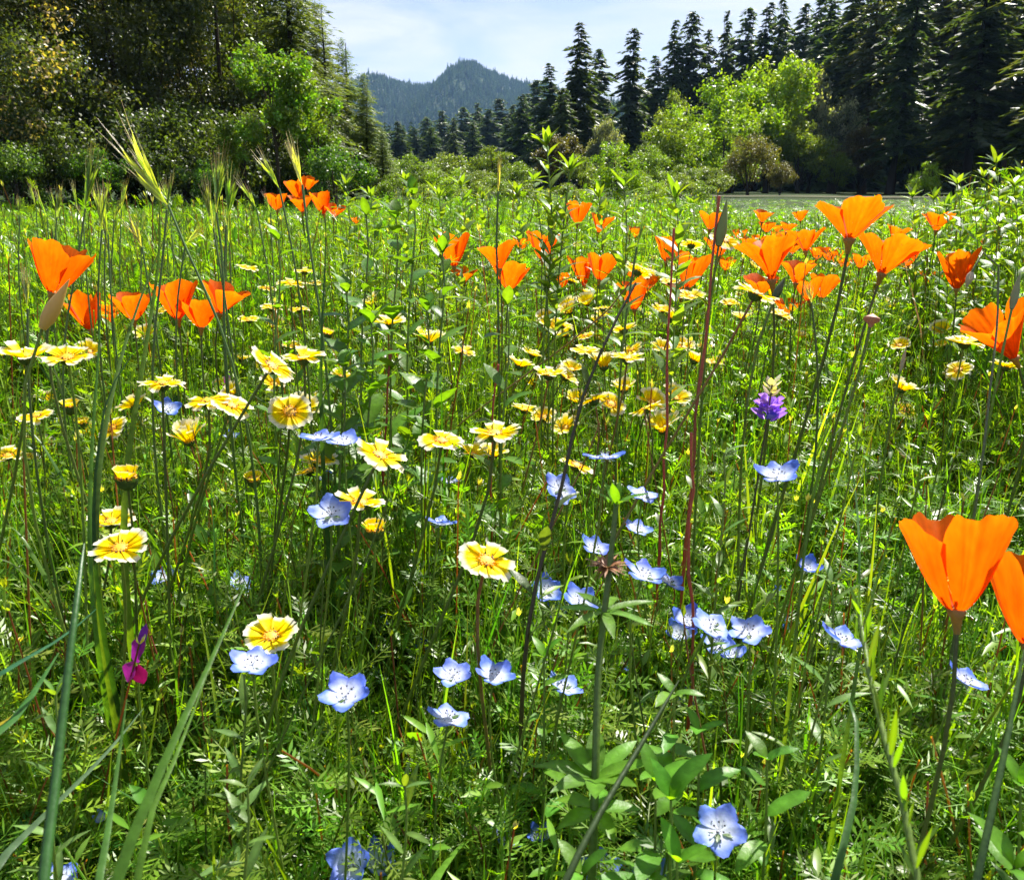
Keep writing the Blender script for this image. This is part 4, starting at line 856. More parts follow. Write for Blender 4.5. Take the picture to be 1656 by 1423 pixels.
BLU = [
(560,1121,86,2,14,.30,'largest blue flower of the lower left, one petal standing up behind',.0,.3),
(1163,1341,88,6,26,.34,'pale blue open flower at the bottom right of centre, dark dots inside',.0,.75),
(409,1071,82,4,6,.30,'blue flower directly under a yellow tidytip at lower left',.0,.4),
(726,1160,76,6,-8,.26,'pale blue flower seen from the side, right of the largest one',.0,.8),
(514,708,68,2,4,.22,'blue flower touching a second one, under the face on tidytip',.0,.5),
(556,713,50,10,0,.26,'smaller blue flower at the right of the touching pair',.0,.6),
(536,830,62,6,18,.22,'white blue flower left under the wide tidytip with dark stem',.0,.9),
(711,845,46,6,-4,.36,'cupped blue flower at centre, left of a dark leaning stem',.0,.4),
(905,790,52,26,24,.22,'lavender flower folded over at the slanting stem',.0,.8),
(978,739,62,4,-2,.18,'flat blue flower seen edge on in the middle',.0,.2),
(1257,767,62,2,0,.36,'solitary blue flower with raised petals below the lupine',.0,.4),
(1040,800,46,4,10,.22,'small pale blue flower right of the slanting stem base',.0,.7),
(1030,855,44,14,0,.24,'small lavender white flower above the whorled plant',.0,.9),
(962,885,44,14,24,.26,'blue flower left above the brown whorl',.0,.5),
(884,953,46,20,30,.5,'deep cupped blue flower, uppermost of the three at the whorled stem',.0,.15),
(903,991,38,-20,6,.6,'half closed lilac blue flower under the deep cupped one',.0,.6),
(890,1018,34,-30,0,.5,'lowest folded blue flower left of the whorled stem',.0,.2),
(938,970,56,10,14,.5,'blue flower with narrow leaves before it at the whorled stem',.0,.4),
(1042,928,62,10,14,.26,'blue flower right of the brown whorl',.0,.35),
(1082,940,46,20,8,.3,'blue flower at the right end of the pair beside the brown whorl',.0,.3),
(1112,1002,50,10,26,.4,'deep blue flower, upper left one of the lower right cluster',.0,.2),
(1100,1024,44,-12,30,.4,'deep blue flower facing the viewer, lowest left of the cluster',.0,.1),
(1150,1012,64,10,10,.22,'whitish blue flower in the middle of the lower right cluster',.0,.9),
(1212,1020,64,-4,12,.24,'pale flower at the right end of the lower right cluster',.0,.9),
(1158,1042,46,0,6,.34,'flower seen from its side under the pale cluster',.0,.6),
(1182,1055,46,6,0,.4,'vivid blue rimmed white cup at the bottom of the cluster',.0,.2),
(1268,1016,24,0,0,1.5,'closed violet blue bud right of the cluster',.0,.4),
(1306,917,42,6,6,.45,'dark blue flower left of the small closed bud at the right',.0,.1),
(1363,932,24,0,0,1.4,'half closed dark blue flower left of the largest poppy',.0,.1),
(1361,1033,62,16,-2,.4,'blue flower with a high left petal below the largest poppy, to its left',.0,.45),
(1563,1100,60,10,14,.4,'blue flower between the stems of the two largest poppies',.0,.35),
(733,1090,56,6,14,.26,'left one of two blue flowers side by side at lower centre',.0,.7),
(799,1091,60,6,12,.34,'right one of two blue flowers side by side at lower centre',.0,.5),
(912,1110,66,14,0,.3,'lavender flower drooping left of the whorled plant stem',.0,.9),
(690,1055,32,-6,10,1.2,'vivid violet blue half open flower above the side by side pair',.0,.0),
(613,1007,34,0,8,.2,'small pale flower low at centre left',.0,.9),
(266,931,40,-10,10,.4,'small blue flower under the large wide open tidytip',.0,.2),
(387,942,38,30,20,.3,'greyish white flower crossed by a grass stem at left',.0,.9),
(83,987,26,0,10,.3,'tiny blue flower low at the far left',.0,.4),
(270,660,38,10,14,.5,'blue flower left behind the overlapping tidytip cluster',.0,.4),
(372,705,28,10,4,.3,'tiny pale blue flower under the overlapping tidytip cluster',.0,.7),
(726,778,30,0,10,.4,'tiny blue flower under the small tidytip by the centre trio',.0,.5),
(522,771,30,10,6,.4,'tiny blue flower under the tidytip cup at left centre',.0,.4),
(452,829,24,-20,10,.6,'faint small blue flower left of the white blue one',.0,.6),
(815,1358,52,24,-6,.5,'white and blue flower turned aside near the bottom centre',.0,.8),
(566,1395,76,-10,40,.3,'left one of the two large blue flowers at the bottom edge',.0,.7),
(612,1393,70,10,26,.7,'right one of the two large blue flowers at the bottom edge',.0,.3),
(95,1421,66,6,10,.3,'blue flower cut by the bottom edge at lower left',.0,.3),
(972,1405,70,0,24,.4,'hazy blue flower at the bottom edge below the broad leaves',.0,.5),
(1048,1420,64,10,20,.4,'blue flower cut by the bottom edge right of the hazy one',.0,.5),
(1110,1136,28,0,6,1.5,'lilac bud beside the broad leaves of the whorled plant',.0,.6),
(1014,1080,20,10,6,1.2,'small lilac bud low right of the whorled stem',.0,.8),
(874,1352,40,0,10,.8,'dark blue flower hidden in leaves near the bottom centre',.0,.1),
(921,1050,26,10,20,.8,'small lilac bud left of the whorled stem',.0,.8),
(1180,946,22,0,6,.8,'faint deep blue flower right of the brown whorl pair',.0,.1),
(1016,990,20,0,6,.9,'small blue bud right of the whorled stem',.0,.3),
(163,1322,20,10,20,.9,'tiny white blue flower at lower left beside the thick green stalk',.0,.9),
(1255,955,16,0,6,.9,'tiny pale blue bud left of the dark blue flower',.0,.8),
(1105,905,16,0,6,.8,'tiny blue speck above the blue pair by the whorl',.0,.3),
(880,600,14,0,6,.8,None,0,0),
(628,699,18,0,6,.3,'tiny deep blue flower between the tall thin red stem and the pair',.0,.1),
(850,768,22,0,6,.6,'tiny blue flower left of the folded lavender one',.0,.4),
(800,777,24,0,6,.3,'tiny pale flower under the highest tidytip of the trio',.0,.9),
(893,815,26,20,20,.5,'small blue flower under the folded lavender one',.0,.3),
(963,860,16,0,6,.9,'dark blue bud above the flower left of the whorl',.0,.0),
]
for r_ in BLU:
    if r_[6]: blue(*r_[:7], r_[7], pale=r_[8])
# ------------------------------------------------------------------ plants one can tell apart
def wpts(P):
    return [W(*p) for p in P]
def smooth_path(P, n=14):
    P = np.array([tuple(p) for p in P]); k = len(P)
    if k == 2: t = np.linspace(0, 1, n)[:, None]; return P[0] * (1 - t) + P[1] * t
    d = np.r_[0, np.cumsum(np.linalg.norm(np.diff(P, axis=0), axis=1))]; t = np.linspace(0, d[-1], n); tan = np.gradient(P, d, axis=0); out_ = []
    for s in t:
        i = min(max(int(np.searchsorted(d, s)) - 1, 0), k - 2); h = d[i + 1] - d[i]; u = (s - d[i]) / h
        out_.append((2*u**3-3*u**2+1)*P[i] + (u**3-2*u**2+u)*h*tan[i] + (-2*u**3+3*u**2)*P[i+1] + (u**3-u**2)*h*tan[i+1])
    return np.array(out_)
def rooted(P, dx=0.0, dy=0.0):
    """top-to-bottom points; adds the root on the ground under the last one"""
    a, b = P[-2], P[-1]; dr = (b - a); k = 0.0
    if dr.z < -1e-4: k = min(b.z / -dr.z, 1.0)
    return P + [Vector((b.x + dr.x * k * 0.6 + dx, b.y + dr.y * k * 0.6 + dy, 0.0))]
def put(name, label, cat, P, group=None):
    o = thing(name, label, cat, P[-1], group); return o, [p - P[-1] for p in P]
# brome heads: tip px, base-of-head px, further stalk px, depth
def brome(tip, base, stalk, d, n, label, col=(0.24, 0.30, 0.12), purple=0.5, spread=0.16, group='grass stalks with long awned heads', stemw=0.0012):
    rs = random.Random(int(tip[0] * 3 + base[1])); Pt, Pb = W(*tip, d), W(*base, d * 1.0); P = rooted([Pb] + [W(*s, d) for s in stalk])
    root = P[-1]; o = thing('grass_stalk', label, 'grass', root, group); Q = smooth_path([p - root for p in P][::-1], 16)
    b = B(); b.tube(Q, np.linspace(stemw * 1.4, stemw, 16), (0.10, 0.17, 0.04), sides=6); part('stem', b.mesh('grass_stem', M_STEM), o)
    ax = Pt - Pb; Lh = ax.length; axn = ax.normalized(); side = axn.cross(Vector((0, 1, 0))).normalized(); dep = axn.cross(side).normalized()
    for i in range(n):
        f = i / max(1, n - 1); off = (f - 0.5) * 2; st = Pb - root + axn * Lh * rs.uniform(0, 0.32); ang = spread * off + rs.uniform(-.04, .04)
        dv = (axn * math.cos(ang) + side * math.sin(ang) + dep * rs.uniform(-.12, .12)).normalized(); Ls = Lh * rs.uniform(0.5, 0.72)
        b = B(); c1 = np.array(col) * rs.uniform(0.8, 1.15); cp = np.array((0.20, 0.08, 0.10)) * purple + np.array((0.5, 0.45, 0.3)) * (1 - purple)
        for k in range(4):      # overlapping florets, each with an awn
            s0 = st + dv * Ls * 0.13 * k; sg = -1 if k % 2 else 1; dk = (dv + side * sg * 0.055 + dep * rs.uniform(-.04, .04)).normalized()
            b.leaf(s0, dk, dep + side * 0.3, Ls * 0.48, Lh * 0.028 + 0.0007, c1 * 1.6, seg=4, fold=0.5, bend=0.02, peak=0.4, col2=c1 * 1.25)
            aw = [s0 + dk * Ls * 0.36, s0 + dk * Ls * 0.62, s0 + dk * Ls * (0.95 + rs.uniform(-.1, .1)) + side * rs.uniform(-.01, .01) * Lh]
            b.tube(aw, [0.0003, 0.00022, 0.00008], np.array([c1, (c1 + cp) / 2, cp]), sides=3, cap=False)
        part('spikelet', b.mesh('spikelet', M_LEAF), o)
    for k in range(rs.choice([1, 2])):
        s = Q[rs.randint(3, 8)]; a = rs.uniform(0, 6.28); dv = np.array([math.cos(a) * 0.5, math.sin(a) * 0.5, 0.8]); L_ = rs.uniform(0.1, 0.18)
        pts = [s, s + dv * L_ * 0.4, s + dv * L_ * 0.75 - np.array([0, 0, 0.01]), s + dv * L_ + np.array([0, 0, -0.03])]
        b = B(); b.blade(smooth_path(pts, 8), 0.004, np.cross(dv, [0, 0, 1]), (0.07, 0.14, 0.025)); part('leaf', b.mesh('grass_leaf', M_LEAF), o)
    CLEAR.append(((Pt.x + Pb.x) / 2, (Pt.y + Pb.y) / 2, Pb.z, 0.02))
brome((178, 208), (272, 332), [(300, 400), (345, 500)], 0.78, 9, 'largest grass head bending left, with purple awns against the dark wood', spread=0.2, col=(0.34, 0.38, 0.2))
brome((152, 232), (138, 338), [(126, 420), (108, 520)], 0.95, 8, 'upright green grass head left of the largest bending one', purple=0.1, col=(0.16, 0.25, 0.06))
brome((168, 282), (165, 372), [(160, 440)], 1.05, 6, 'small purplish grass head under the upright green one', purple=0.8)
brome((150, 290), (175, 380), [(178, 450)], 1.15, 6, 'pale grass head leaning left below the upright green one', purple=0.6)
brome((356, 240), (350, 345), [(360, 420), (362, 500)], 0.9, 10, 'tallest dense grass head with reddish tip, left of the far poppies', purple=0.7, spread=0.15)
brome((330, 285), (345, 370), [(357, 440)], 0.98, 6, 'side head of the dense clump, leaning left', purple=0.6)
brome((378, 270), (366, 365), [(362, 450)], 1.0, 6, 'green side head of the dense clump, leaning right', purple=0.1, col=(0.16, 0.25, 0.06))
brome((462, 212), (489, 300), [(500, 390), (512, 470)], 0.85, 7, 'whitish grass head in front of the far group of poppies', purple=0.2, col=(0.42, 0.42, 0.28), spread=0.1)
brome((420, 246), (452, 306), [(468, 380)], 1.1, 5, 'loose grass head left of the whitish one', purple=0.3)
brome((388, 290), (415, 338), [(430, 420)], 1.2, 5, 'small reddish grass head between the dense clump and far poppies', purple=0.8)
brome((282, 262), (270, 340), [(262, 430), (250, 540)], 0.82, 4, 'slim grass spike crossing the stalk of the largest bending head', purple=0.1, spread=0.04, col=(0.14, 0.22, 0.05))
brome((98, 300), (92, 352), [(86, 420)], 1.3, 5, 'thin grass head near the left edge of the dark wood', purple=0.1)
brome((28, 318), (32, 350), [(30, 420)], 1.5, 5, 'small far grass head at the left edge', purple=0.2)
brome((122, 330), (135, 358), [(138, 420)], 1.4, 4, 'tiny drooping grass head left of the small purplish one', purple=0.4)
brome((205, 345), (230, 400), [(240, 460)], 1.1, 7, 'pale leaning grass head above the left poppy row', purple=0.2, col=(0.4, 0.4, 0.24), spread=0.3)
brome((330, 365), (300, 395), [(290, 460)], 1.1, 6, 'pale grass head leaning right above the left poppy row', purple=0.1, col=(0.38, 0.4, 0.22))
brome((808, 250), (806, 310), [(803, 380), (805, 470)], 1.1, 4, 'single thin pale grass spike before the valley trees', purple=0.0, spread=0.02, col=(0.42, 0.40, 0.24))
brome((1045, 345), (1030, 400), [(1020, 460)], 0.95, 4, 'green grass spike left of the left red stalk', purple=0.0, spread=0.05, col=(0.16, 0.24, 0.07))
brome((40, 430), (45, 500), [(45, 560)], 0.7, 6, 'pale grass head under the large left poppy', purple=0.3, spread=0.12, col=(0.3, 0.33, 0.18))
brome((1305, 455), (1312, 490), [(1318, 540)], 0.9, 6, 'short pale grass tuft in front of the poppies right of the fan poppy', purple=0.0, spread=0.3, col=(0.5, 0.48, 0.32))
rs = random.Random(44)
for i in range(16):
    px = rs.uniform(8, 440); py = rs.uniform(285, 345); dx = rs.uniform(-22, 22)
    brome((px + dx, py), (px, py + rs.uniform(35, 60)), [(px - dx * .3, py + 130)], rs.uniform(1.2, 1.9), 4, 'small faint grass head, one of several atop the tall grass on the left', purple=rs.random(), spread=.12, group='small faint grass heads')
# broad near blades
def near_blade(P, wd, label, col=(0.06, 0.14, 0.03), tube=False, cat='grass', name='grass_plant', fold=0.35, group='large near grass blades', side=(1, 0.2, 0)):
    P = rooted(wpts(P)); o, Q = put(name, label, cat, P, group); S_ = smooth_path(Q, 20); b = B()
    if tube: b.tube(S_[::-1], np.linspace(1, 0, 20) ** .45 * wd * .5 + .0004, col, sides=9); part('stem', b.mesh('stalk', M_STEM), o)
    else: b.blade(S_[::-1], wd, side, col, fold=fold, col_tip=np.array(col) * 1.15); part('blade', b.mesh('blade', M_GLOSS), o)
    return o
near_blade([(136, 880, .38), (127, 950, .36), (108, 1100, .34), (88, 1280, .32), (70, 1423, .30)], 0.0062, 'thick dark green stalk rising at the lower left', (0.03, 0.11, 0.02), tube=True, name='grass_stalk')
near_blade([(398, 940, .42), (345, 1060, .38), (275, 1210, .34), (196, 1400, .31)], 0.0075, 'broad green blade slanting through the lower left, longest of three', (0.075, 0.16, 0.02))
near_blade([(335, 1090, .40), (290, 1210, .37), (240, 1330, .34), (222, 1423, .33)], 0.006, 'second broad blade close beside the longest one', (0.09, 0.18, 0.025))
near_blade([(205, 1130, .40), (190, 1240, .38), (175, 1340, .36), (160, 1423, .34)], 0.007, 'third broad blade, left of the longest one', (0.06, 0.15, 0.03))
near_blade([(232, 1145, .55), (165, 1225, .5), (80, 1310, .46), (0, 1392, .42)], 0.0075, 'grey green blade crossing behind the thick stalk to the left edge', (0.075, 0.14, 0.07))
near_blade([(155, 985, .5), (112, 1022, .47), (60, 1055, .44), (-20, 1100, .42)], 0.008, 'bluish green blade reaching in from the left edge to the thick stalk', (0.035, 0.13, 0.06))
near_blade([(95, 1055, .5), (60, 1110, .47), (25, 1160, .44), (-25, 1200, .42)], 0.013, 'wide leaf blade at the left edge below the bluish one', (0.05, 0.15, 0.03))
near_blade([(46, 1130, .52), (20, 1160, .48), (-30, 1190, .44)], 0.014, 'yellowing wide blade tip at the left edge', (0.28, 0.24, 0.02))
near_blade([(798, 1342, .62), (752, 1362, .58), (722, 1395, .54), (700, 1430, .5)], 0.009, 'bright arching blade at the bottom centre', (0.09, 0.2, 0.02))
near_blade([(1098, 1100, .46), (1030, 1215, .43), (962, 1330, .40), (915, 1423, .38)], 0.0048, 'dark slanting stalk crossing the broad leaves at the bottom centre', (0.035, 0.075, 0.015), tube=True, name='grass_stalk')
near_blade([(1300, 1225, .5), (1372, 1130, .5), (1385, 1260, .46), (1350, 1423, .42)], 0.006, 'bent blade right of the broad leaves', (0.05, 0.12, 0.03))
near_blade([(255, 265, .8), (258, 400, .78), (236, 560, .74), (205, 760, .7)], 0.0062, 'long flat blade rising through the left poppy row', (0.09, 0.17, 0.02))
near_blade([(165, 420, .82), (160, 560, .78), (150, 700, .74), (145, 860, .7)], 0.0045, 'narrow dark blade between the left poppies', (0.06, 0.14, 0.02))
near_blade([(283, 345, .82), (232, 470, .78), (190, 600, .72), (160, 760, .66)], 0.0055, 'dark leaning blade crossing the left poppy row', (0.06, 0.12, 0.02))
near_blade([(527, 330, .85), (526, 420, .84), (520, 540, .82)], 0.005, 'upright dark blade right of the whitish grass head stalk', (0.03, 0.085, 0.025))
near_blade([(1388, 560, .9), (1370, 700, .86), (1384, 800, .84), (1390, 900, .8)], 0.003, 'thin pale blade standing between lupine and largest poppy', (0.10, 0.2, 0.07))
near_blade([(1455, 770, .62), (1430, 900, .6), (1400, 1000, .58), (1380, 1120, .56)], 0.0042, 'straight green blade just left of the largest poppy', (0.09, 0.18, 0.03))
near_blade([(1345, 640, .7), (1320, 780, .68), (1300, 900, .66), (1290, 1000, .64)], 0.0035, 'thin blade behind the dark blue flower at the right', (0.08, 0.16, 0.03))
near_blade([(243, 540, .7), (205, 585, .68), (175, 640, .66), (160, 720, .64)], 0.004, 'short dark blade under the left poppy row', (0.02, 0.06, 0.015))
near_blade([(1656, 1050, .42), (1632, 1180, .40), (1600, 1330, .38), (1578, 1430, .37)], 0.005, 'thick green stalk right of the largest poppy stem', (0.07, 0.15, 0.03), tube=True, name='grass_stalk')
# red stalks
def red_stalk(P, r, label, nodes=5):
    P = rooted(wpts(P)); o, Q = put('red_stalk', label, 'stalk', P, 'reddish brown stalks'); S_ = smooth_path(Q, 18)[::-1]; b = B(); rs = random.Random(int(P[0].x * 999))
    S_[1:-1] += np.array([[rs.uniform(-.0016, .0016), 0, 0] for _ in range(16)]); b.tube(S_, np.linspace(r * 1.15, r * 0.75, 18) * np.array([1.35 if k % 5 == 2 else 1 for k in range(18)]), np.array((0.34, 0.075, 0.045)) * np.linspace(0.8, 1.2, 18)[:, None], sides=7); part('stem', b.mesh('red_stem', M_STEM), o)
    for i in range(nodes):
        s = S_[rs.randint(5, 16)]; a = rs.uniform(0, 6.28); b = B(); b.leaf(s, (math.cos(a), math.sin(a), 0.9), (0, 0, 1), rs.uniform(.012, .03), .006, jit((0.10, 0.16, 0.03), .2), bend=0.25); part('leaf', b.mesh('stalk_leaf', M_LEAF), o)
red_stalk([(1163, 318, .80), (1152, 430, .80), (1142, 520, .80), (1128, 660, .80)], 0.0016, 'right one of the two red stalks, thick, dark red, tip above the meadow', 3)
red_stalk([(1090, 370, .85), (1082, 480, .85), (1080, 620, .85), (1072, 800, .85)], 0.0014, 'left one of the two red stalks, going down to the middle', 6)
red_stalk([(633, 565, .95), (628, 640, .95), (620, 760, .95)], 0.0016, 'tall thin red stem under the lone cup shaped tidytip', 2)
red_stalk([(806, 590, .95), (798, 660, .95), (795, 760, .95)], 0.0014, 'thin red stem above the centre trio of tidytips', 2)
red_stalk([(1118, 700, .7), (1120, 800, .7), (1112, 900, .7), (1118, 980, .7)], 0.0014, 'dark brown stalk below the two red stalks', 2)
# leafy plants with countable leaves
def leafy(name, label, cat, P, r, leaves, lsize, lw, col, top_whorl=0, elev=35, f0=0.15, group=None, mat=None, bend=0.25, stemcol=GST, pair=False, peak=0.45, seed=1, sharp=1.0, ns=16, whorl=None):
    P = rooted(wpts(P)); o, Q = put(name, label, cat, P, group); S_ = smooth_path(Q, ns)[::-1]; b = B(); rs = random.Random(seed); mat = mat or M_GLOSS
    b.tube(S_, np.linspace(r * 1.2, r * 0.6, ns), stemcol, sides=7); part('stem', b.mesh('plant_stem', M_STEM), o)
    L_ = []
    if whorl:
        for (f, n_, ls, ww, el) in whorl:
            for k in range(n_): L_.append((f, k / n_ * 6.283 + f * 9, ls, ww, el))
    for i in range(leaves):
        f = f0 + (1 - f0) * (i / leaves); a = i * 2.4 + rs.uniform(-.4, .4); L_.append((f, a, lsize * rs.uniform(.65, 1.15) * (0.7 + 0.6 * math.sin(math.pi * min(1, f * 0.9))), lw, elev * rs.uniform(.5, 1.5)))
        if pair: L_.append((f, a + math.pi, lsize * rs.uniform(.65, 1.1), lw, elev * rs.uniform(.5, 1.4)))
    for k in range(top_whorl): L_.append((0.995, k / top_whorl * 6.283 + rs.uniform(-.3, .3), lsize * rs.uniform(.6, .95), lw, rs.uniform(35, 75)))
    for (f, a, ls, ww, el) in L_:
        x = f * (len(S_) - 1); i = min(int(x), len(S_) - 2); s = S_[i] * (1 - (x - i)) + S_[i + 1] * (x - i); e = R(el)
        dv = (math.cos(a) * math.cos(e), math.sin(a) * math.cos(e), math.sin(e)); c = jit(col, .2); b = B()
        b.leaf(s, dv, (0, 0, 1), ls, ls * ww, c, seg=6, fold=rs.uniform(.1, .35), bend=bend * rs.uniform(.3, 1.6), peak=peak, col2=c * 1.35, sharp=sharp, wob=rs.uniform(0, .08))
        part('leaf', b.mesh('leaf', mat), o)
    return o
g = 'tall leafy weeds'
LG = (0.10, 0.18, 0.035)
leafy('leafy_weed', 'tallest leafy weed in the middle, tip against the dark firs', 'weed', [(884, 232, 1.15), (889, 300, 1.15), (893, 380, 1.15), (884, 480, 1.15)], .0016, 34, .036, .3, LG, 9, 40, 0.68, g, seed=3)
leafy('leafy_weed', 'leafy weed just right of the tallest one, somewhat lower', 'weed', [(922, 272, 1.15), (914, 340, 1.15), (905, 430, 1.15)], .0016, 40, .034, .28, LG, 8, 40, 0.62, g, seed=4)
leafy('leafy_weed', 'thin side weed left of the tallest one, with small leaves', 'weed', [(862, 290, 1.18), (872, 350, 1.17), (880, 420, 1.15)], .0013, 20, .026, .36, LG, 5, 40, 0.6, g, seed=5)
for i, (px, py, d, lb) in enumerate([(1008, 300, 1.3, 'slender weed with curled tip left of the brown bush'), (1092, 318, 1.1, 'leafy weed above the left red stalk'), (1610, 262, 1.5, 'highest leafy weed at the right edge'), (1548, 296, 1.6, 'leafy weed left of the highest one on the right'), (1640, 300, 1.4, 'leafy weed touching the right edge'), (1575, 330, 1.5, 'lower leafy weed above the closed pointed poppy'), (1475, 318, 1.9, 'leafy weed behind the big spreading poppy'), (710, 318, 1.5, 'leafy weed above the tall rounded poppy'), (560, 300, 1.7, 'leafy weed right of the far left poppy group'), (600, 318, 1.9, 'low leafy weed left of the upright leaf tips'), (655, 290, 2.0, 'leafy weed against the foot of the gap in the trees'), (745, 300, 1.8, 'leafy weed in front of the broad valley tree'), (780, 322, 2.1, 'leafy weed left of the thin pale grass spike'), (835, 312, 1.9, 'leafy weed right of the thin pale grass spike'), (968, 318, 1.8, 'leafy weed above the half hidden middle poppy'), (1120, 330, 2.0, 'leafy weed between the tops of the red stalks'), (1420, 335, 2.2, 'low weed behind the widest poppy'), (1510, 322, 2.0, 'leafy weed behind the lone poppy on the right'), (1590, 285, 1.9, 'second highest leafy weed at the right edge'), (1530, 335, 1.7, 'leafy weed left below the highest right weeds'), (1625, 335, 1.8, 'leafy weed above the small far poppy by the right edge'), (1652, 280, 1.8, 'leafy weed half outside the right edge')]):
    leafy('leafy_weed', lb, 'weed', [(px, py, d), (px + 6, py + 60, d), (px + 2, py + 140, d)], .0014, 36, .042, .3, LG, 7, 38, 0.5, g, seed=20 + i)
VG = (0.075, 0.17, 0.018)
g = 'broad leaved vetch like plants'
for i, (px, py, d, n, ls, lb) in enumerate([
    (668, 312, .95, 14, .036, 'broad leaved plant with upright leaf tips above the yellow flowers, centre left'),
    (640, 350, .95, 14, .04, 'broad leaved plant left of the tall rounded poppy'),
    (592, 345, .95, 12, .034, 'broad leaved plant right of the far poppy group'),
    (715, 405, .9, 10, .036, 'broad leaved plant whose dark leaf lies under the tall rounded poppy'),
    (560, 470, .9, 16, .04, 'broad leaved plant left of the lone cup shaped tidytip'),
    (600, 520, .88, 16, .038, 'broad leaved plant with large leaves behind the lone cup shaped tidytip'),
    (555, 590, .85, 14, .036, 'broad leaved plant above the face on tidytip'),
    (690, 500, .9, 12, .034, 'broad leaved plant right of the lone cup shaped tidytip'),
    (820, 490, .9, 12, .036, 'broad leaved plant under the touching centre poppies'),
    (450, 385, 1.0, 12, .03, 'broad leaved plant below the far left poppy group')]):
    leafy('broadleaf_plant', lb, 'plant', [(px, py, d), (px + 4, py + 60, d), (px - 4, py + 150, d)], .0016, int(n * 1.2), ls * .95, .5, VG, 4, 35, 0.45, g, seed=40 + i, sharp=0.7)
leafy('grass_spike', 'near green grass spike slanting down left of the largest poppy stem', 'grass', [(1390, 990, .40), (1408, 1100, .37), (1440, 1230, .34), (1478, 1370, .32), (1488, 1440, .31)], .0020, 40, .020, .12, (0.085, 0.16, 0.02), 3, 78, 0.6, None, seed=33, bend=.05, mat=M_LEAF)
# whorled plant bottom centre
leafy('whorled_plant', 'plant with leaf whorls and a thick upright stem at the bottom centre', 'plant', [(997, 812, .56), (985, 925, .54), (968, 1080, .52), (963, 1240, .50)], .0030, 0, .03, .3, (0.10, 0.22, 0.02), 6, 30, group=None, ns=24,
      whorl=[(0.83, 7, .034, .22, 8), (0.60, 8, .036, .34, 30), (0.56, 5, .028, .4, 5), (0.28, 6, .052, .36, 14), (0.2, 5, .038, .36, 10)], stemcol=(0.10, 0.18, 0.03), seed=9)
b = B(); rs = random.Random(3); c0 = W(982, 918, .54)
for i in range(60):
    a = rs.uniform(0, 6.28); b.leaf((0, 0, 0), (math.cos(a), math.sin(a), rs.uniform(-.1, .9)), (0, 0, 1), rs.uniform(.008, .016), .0022, jit((0.26, 0.14, 0.06), .3), seg=2)
tag(part('dried_seed_head', b.mesh('dried_seed_head', M_STRAW), None, Matrix.Translation(c0)), 'brown dried whorl of bristles around the thick stem at bottom centre', 'seed head')
g = 'low plants with broad bright leaves near the bottom'
for i, (px, py, d, n, ls, lb) in enumerate([
    (1090, 1120, .52, 8, .03, 'upright bright leaves right of the whorled stem'), (1130, 1180, .52, 10, .034, 'leaf rosette left of the pale blue open flower, upper'),
    (1060, 1260, .48, 9, .04, 'large pale leaves under the whorled plant'), (1085, 1290, .46, 6, .045, 'shiny folded leaves left of the pale blue open flower'), (1240, 1225, .52, 10, .034, 'low broad leaves right above the pale blue open flower'),
    (1095, 1390, .44, 7, .03, 'round leaf sprig at the bottom left of the pale blue open flower'), (1650, 1265, .44, 8, .035, 'long leaves at the right edge near the bottom'), (1640, 1400, .42, 8, .04, 'big leaf sprig in the bottom right corner'),
    (880, 1060, .6, 9, .026, 'leafy sprig left of the whorled stem'), (940, 1410, .44, 7, .03, 'leaf sprig at the bottom edge, left of the hazy blue flower')]):
    leafy('low_plant', lb, 'plant', [(px, py, d), (px, py + 50, d)], .0012, n, ls * .78, .42, (0.09, 0.22, 0.018), 3, 30, 0.3, g, seed=60 + i, sharp=0.6, bend=.35)
for i, (px, py, d, n, lb) in enumerate([(395, 1150, .55, 22, 'upright small leaved stem between tidytip and bottom, lower left'), (400, 1330, .48, 16, 'pale stem with narrow leaves at the bottom left'), (655, 1330, .5, 12, 'young green stem with curved leaves above the bottom centre'), (1345, 1000, .6, 14, 'stem of pale narrow leaves around the small yellow bud'), (1170, 790, .7, 18, 'narrow leaved stem right of the red stalks'), (90, 1180, .5, 16, 'narrow leaved stem left of the thick stalk')]):
    leafy('narrow_leaved_plant', lb, 'plant', [(px, py - 60, d), (px + 3, py, d), (px - 4, py + 80, d)], .0012, n, .024, .22, (0.11, 0.2, 0.05), 4, 45, 0.35, 'slender leafy stems', seed=80 + i)
# dark slanting stem with narrow leaves in the middle
leafy('slanting_plant', 'long dark slanting stem with leaves, from the bristly tidytip to the blue flowers', 'stem', [(1028, 458, .72), (985, 540, .70), (940, 650, .68), (905, 800, .66), (870, 930, .64)], .0019, 9, .026, .26, (0.06, 0.10, 0.03), 0, 55, 0.45, stemcol=(0.07, 0.06, 0.025), seed=90)
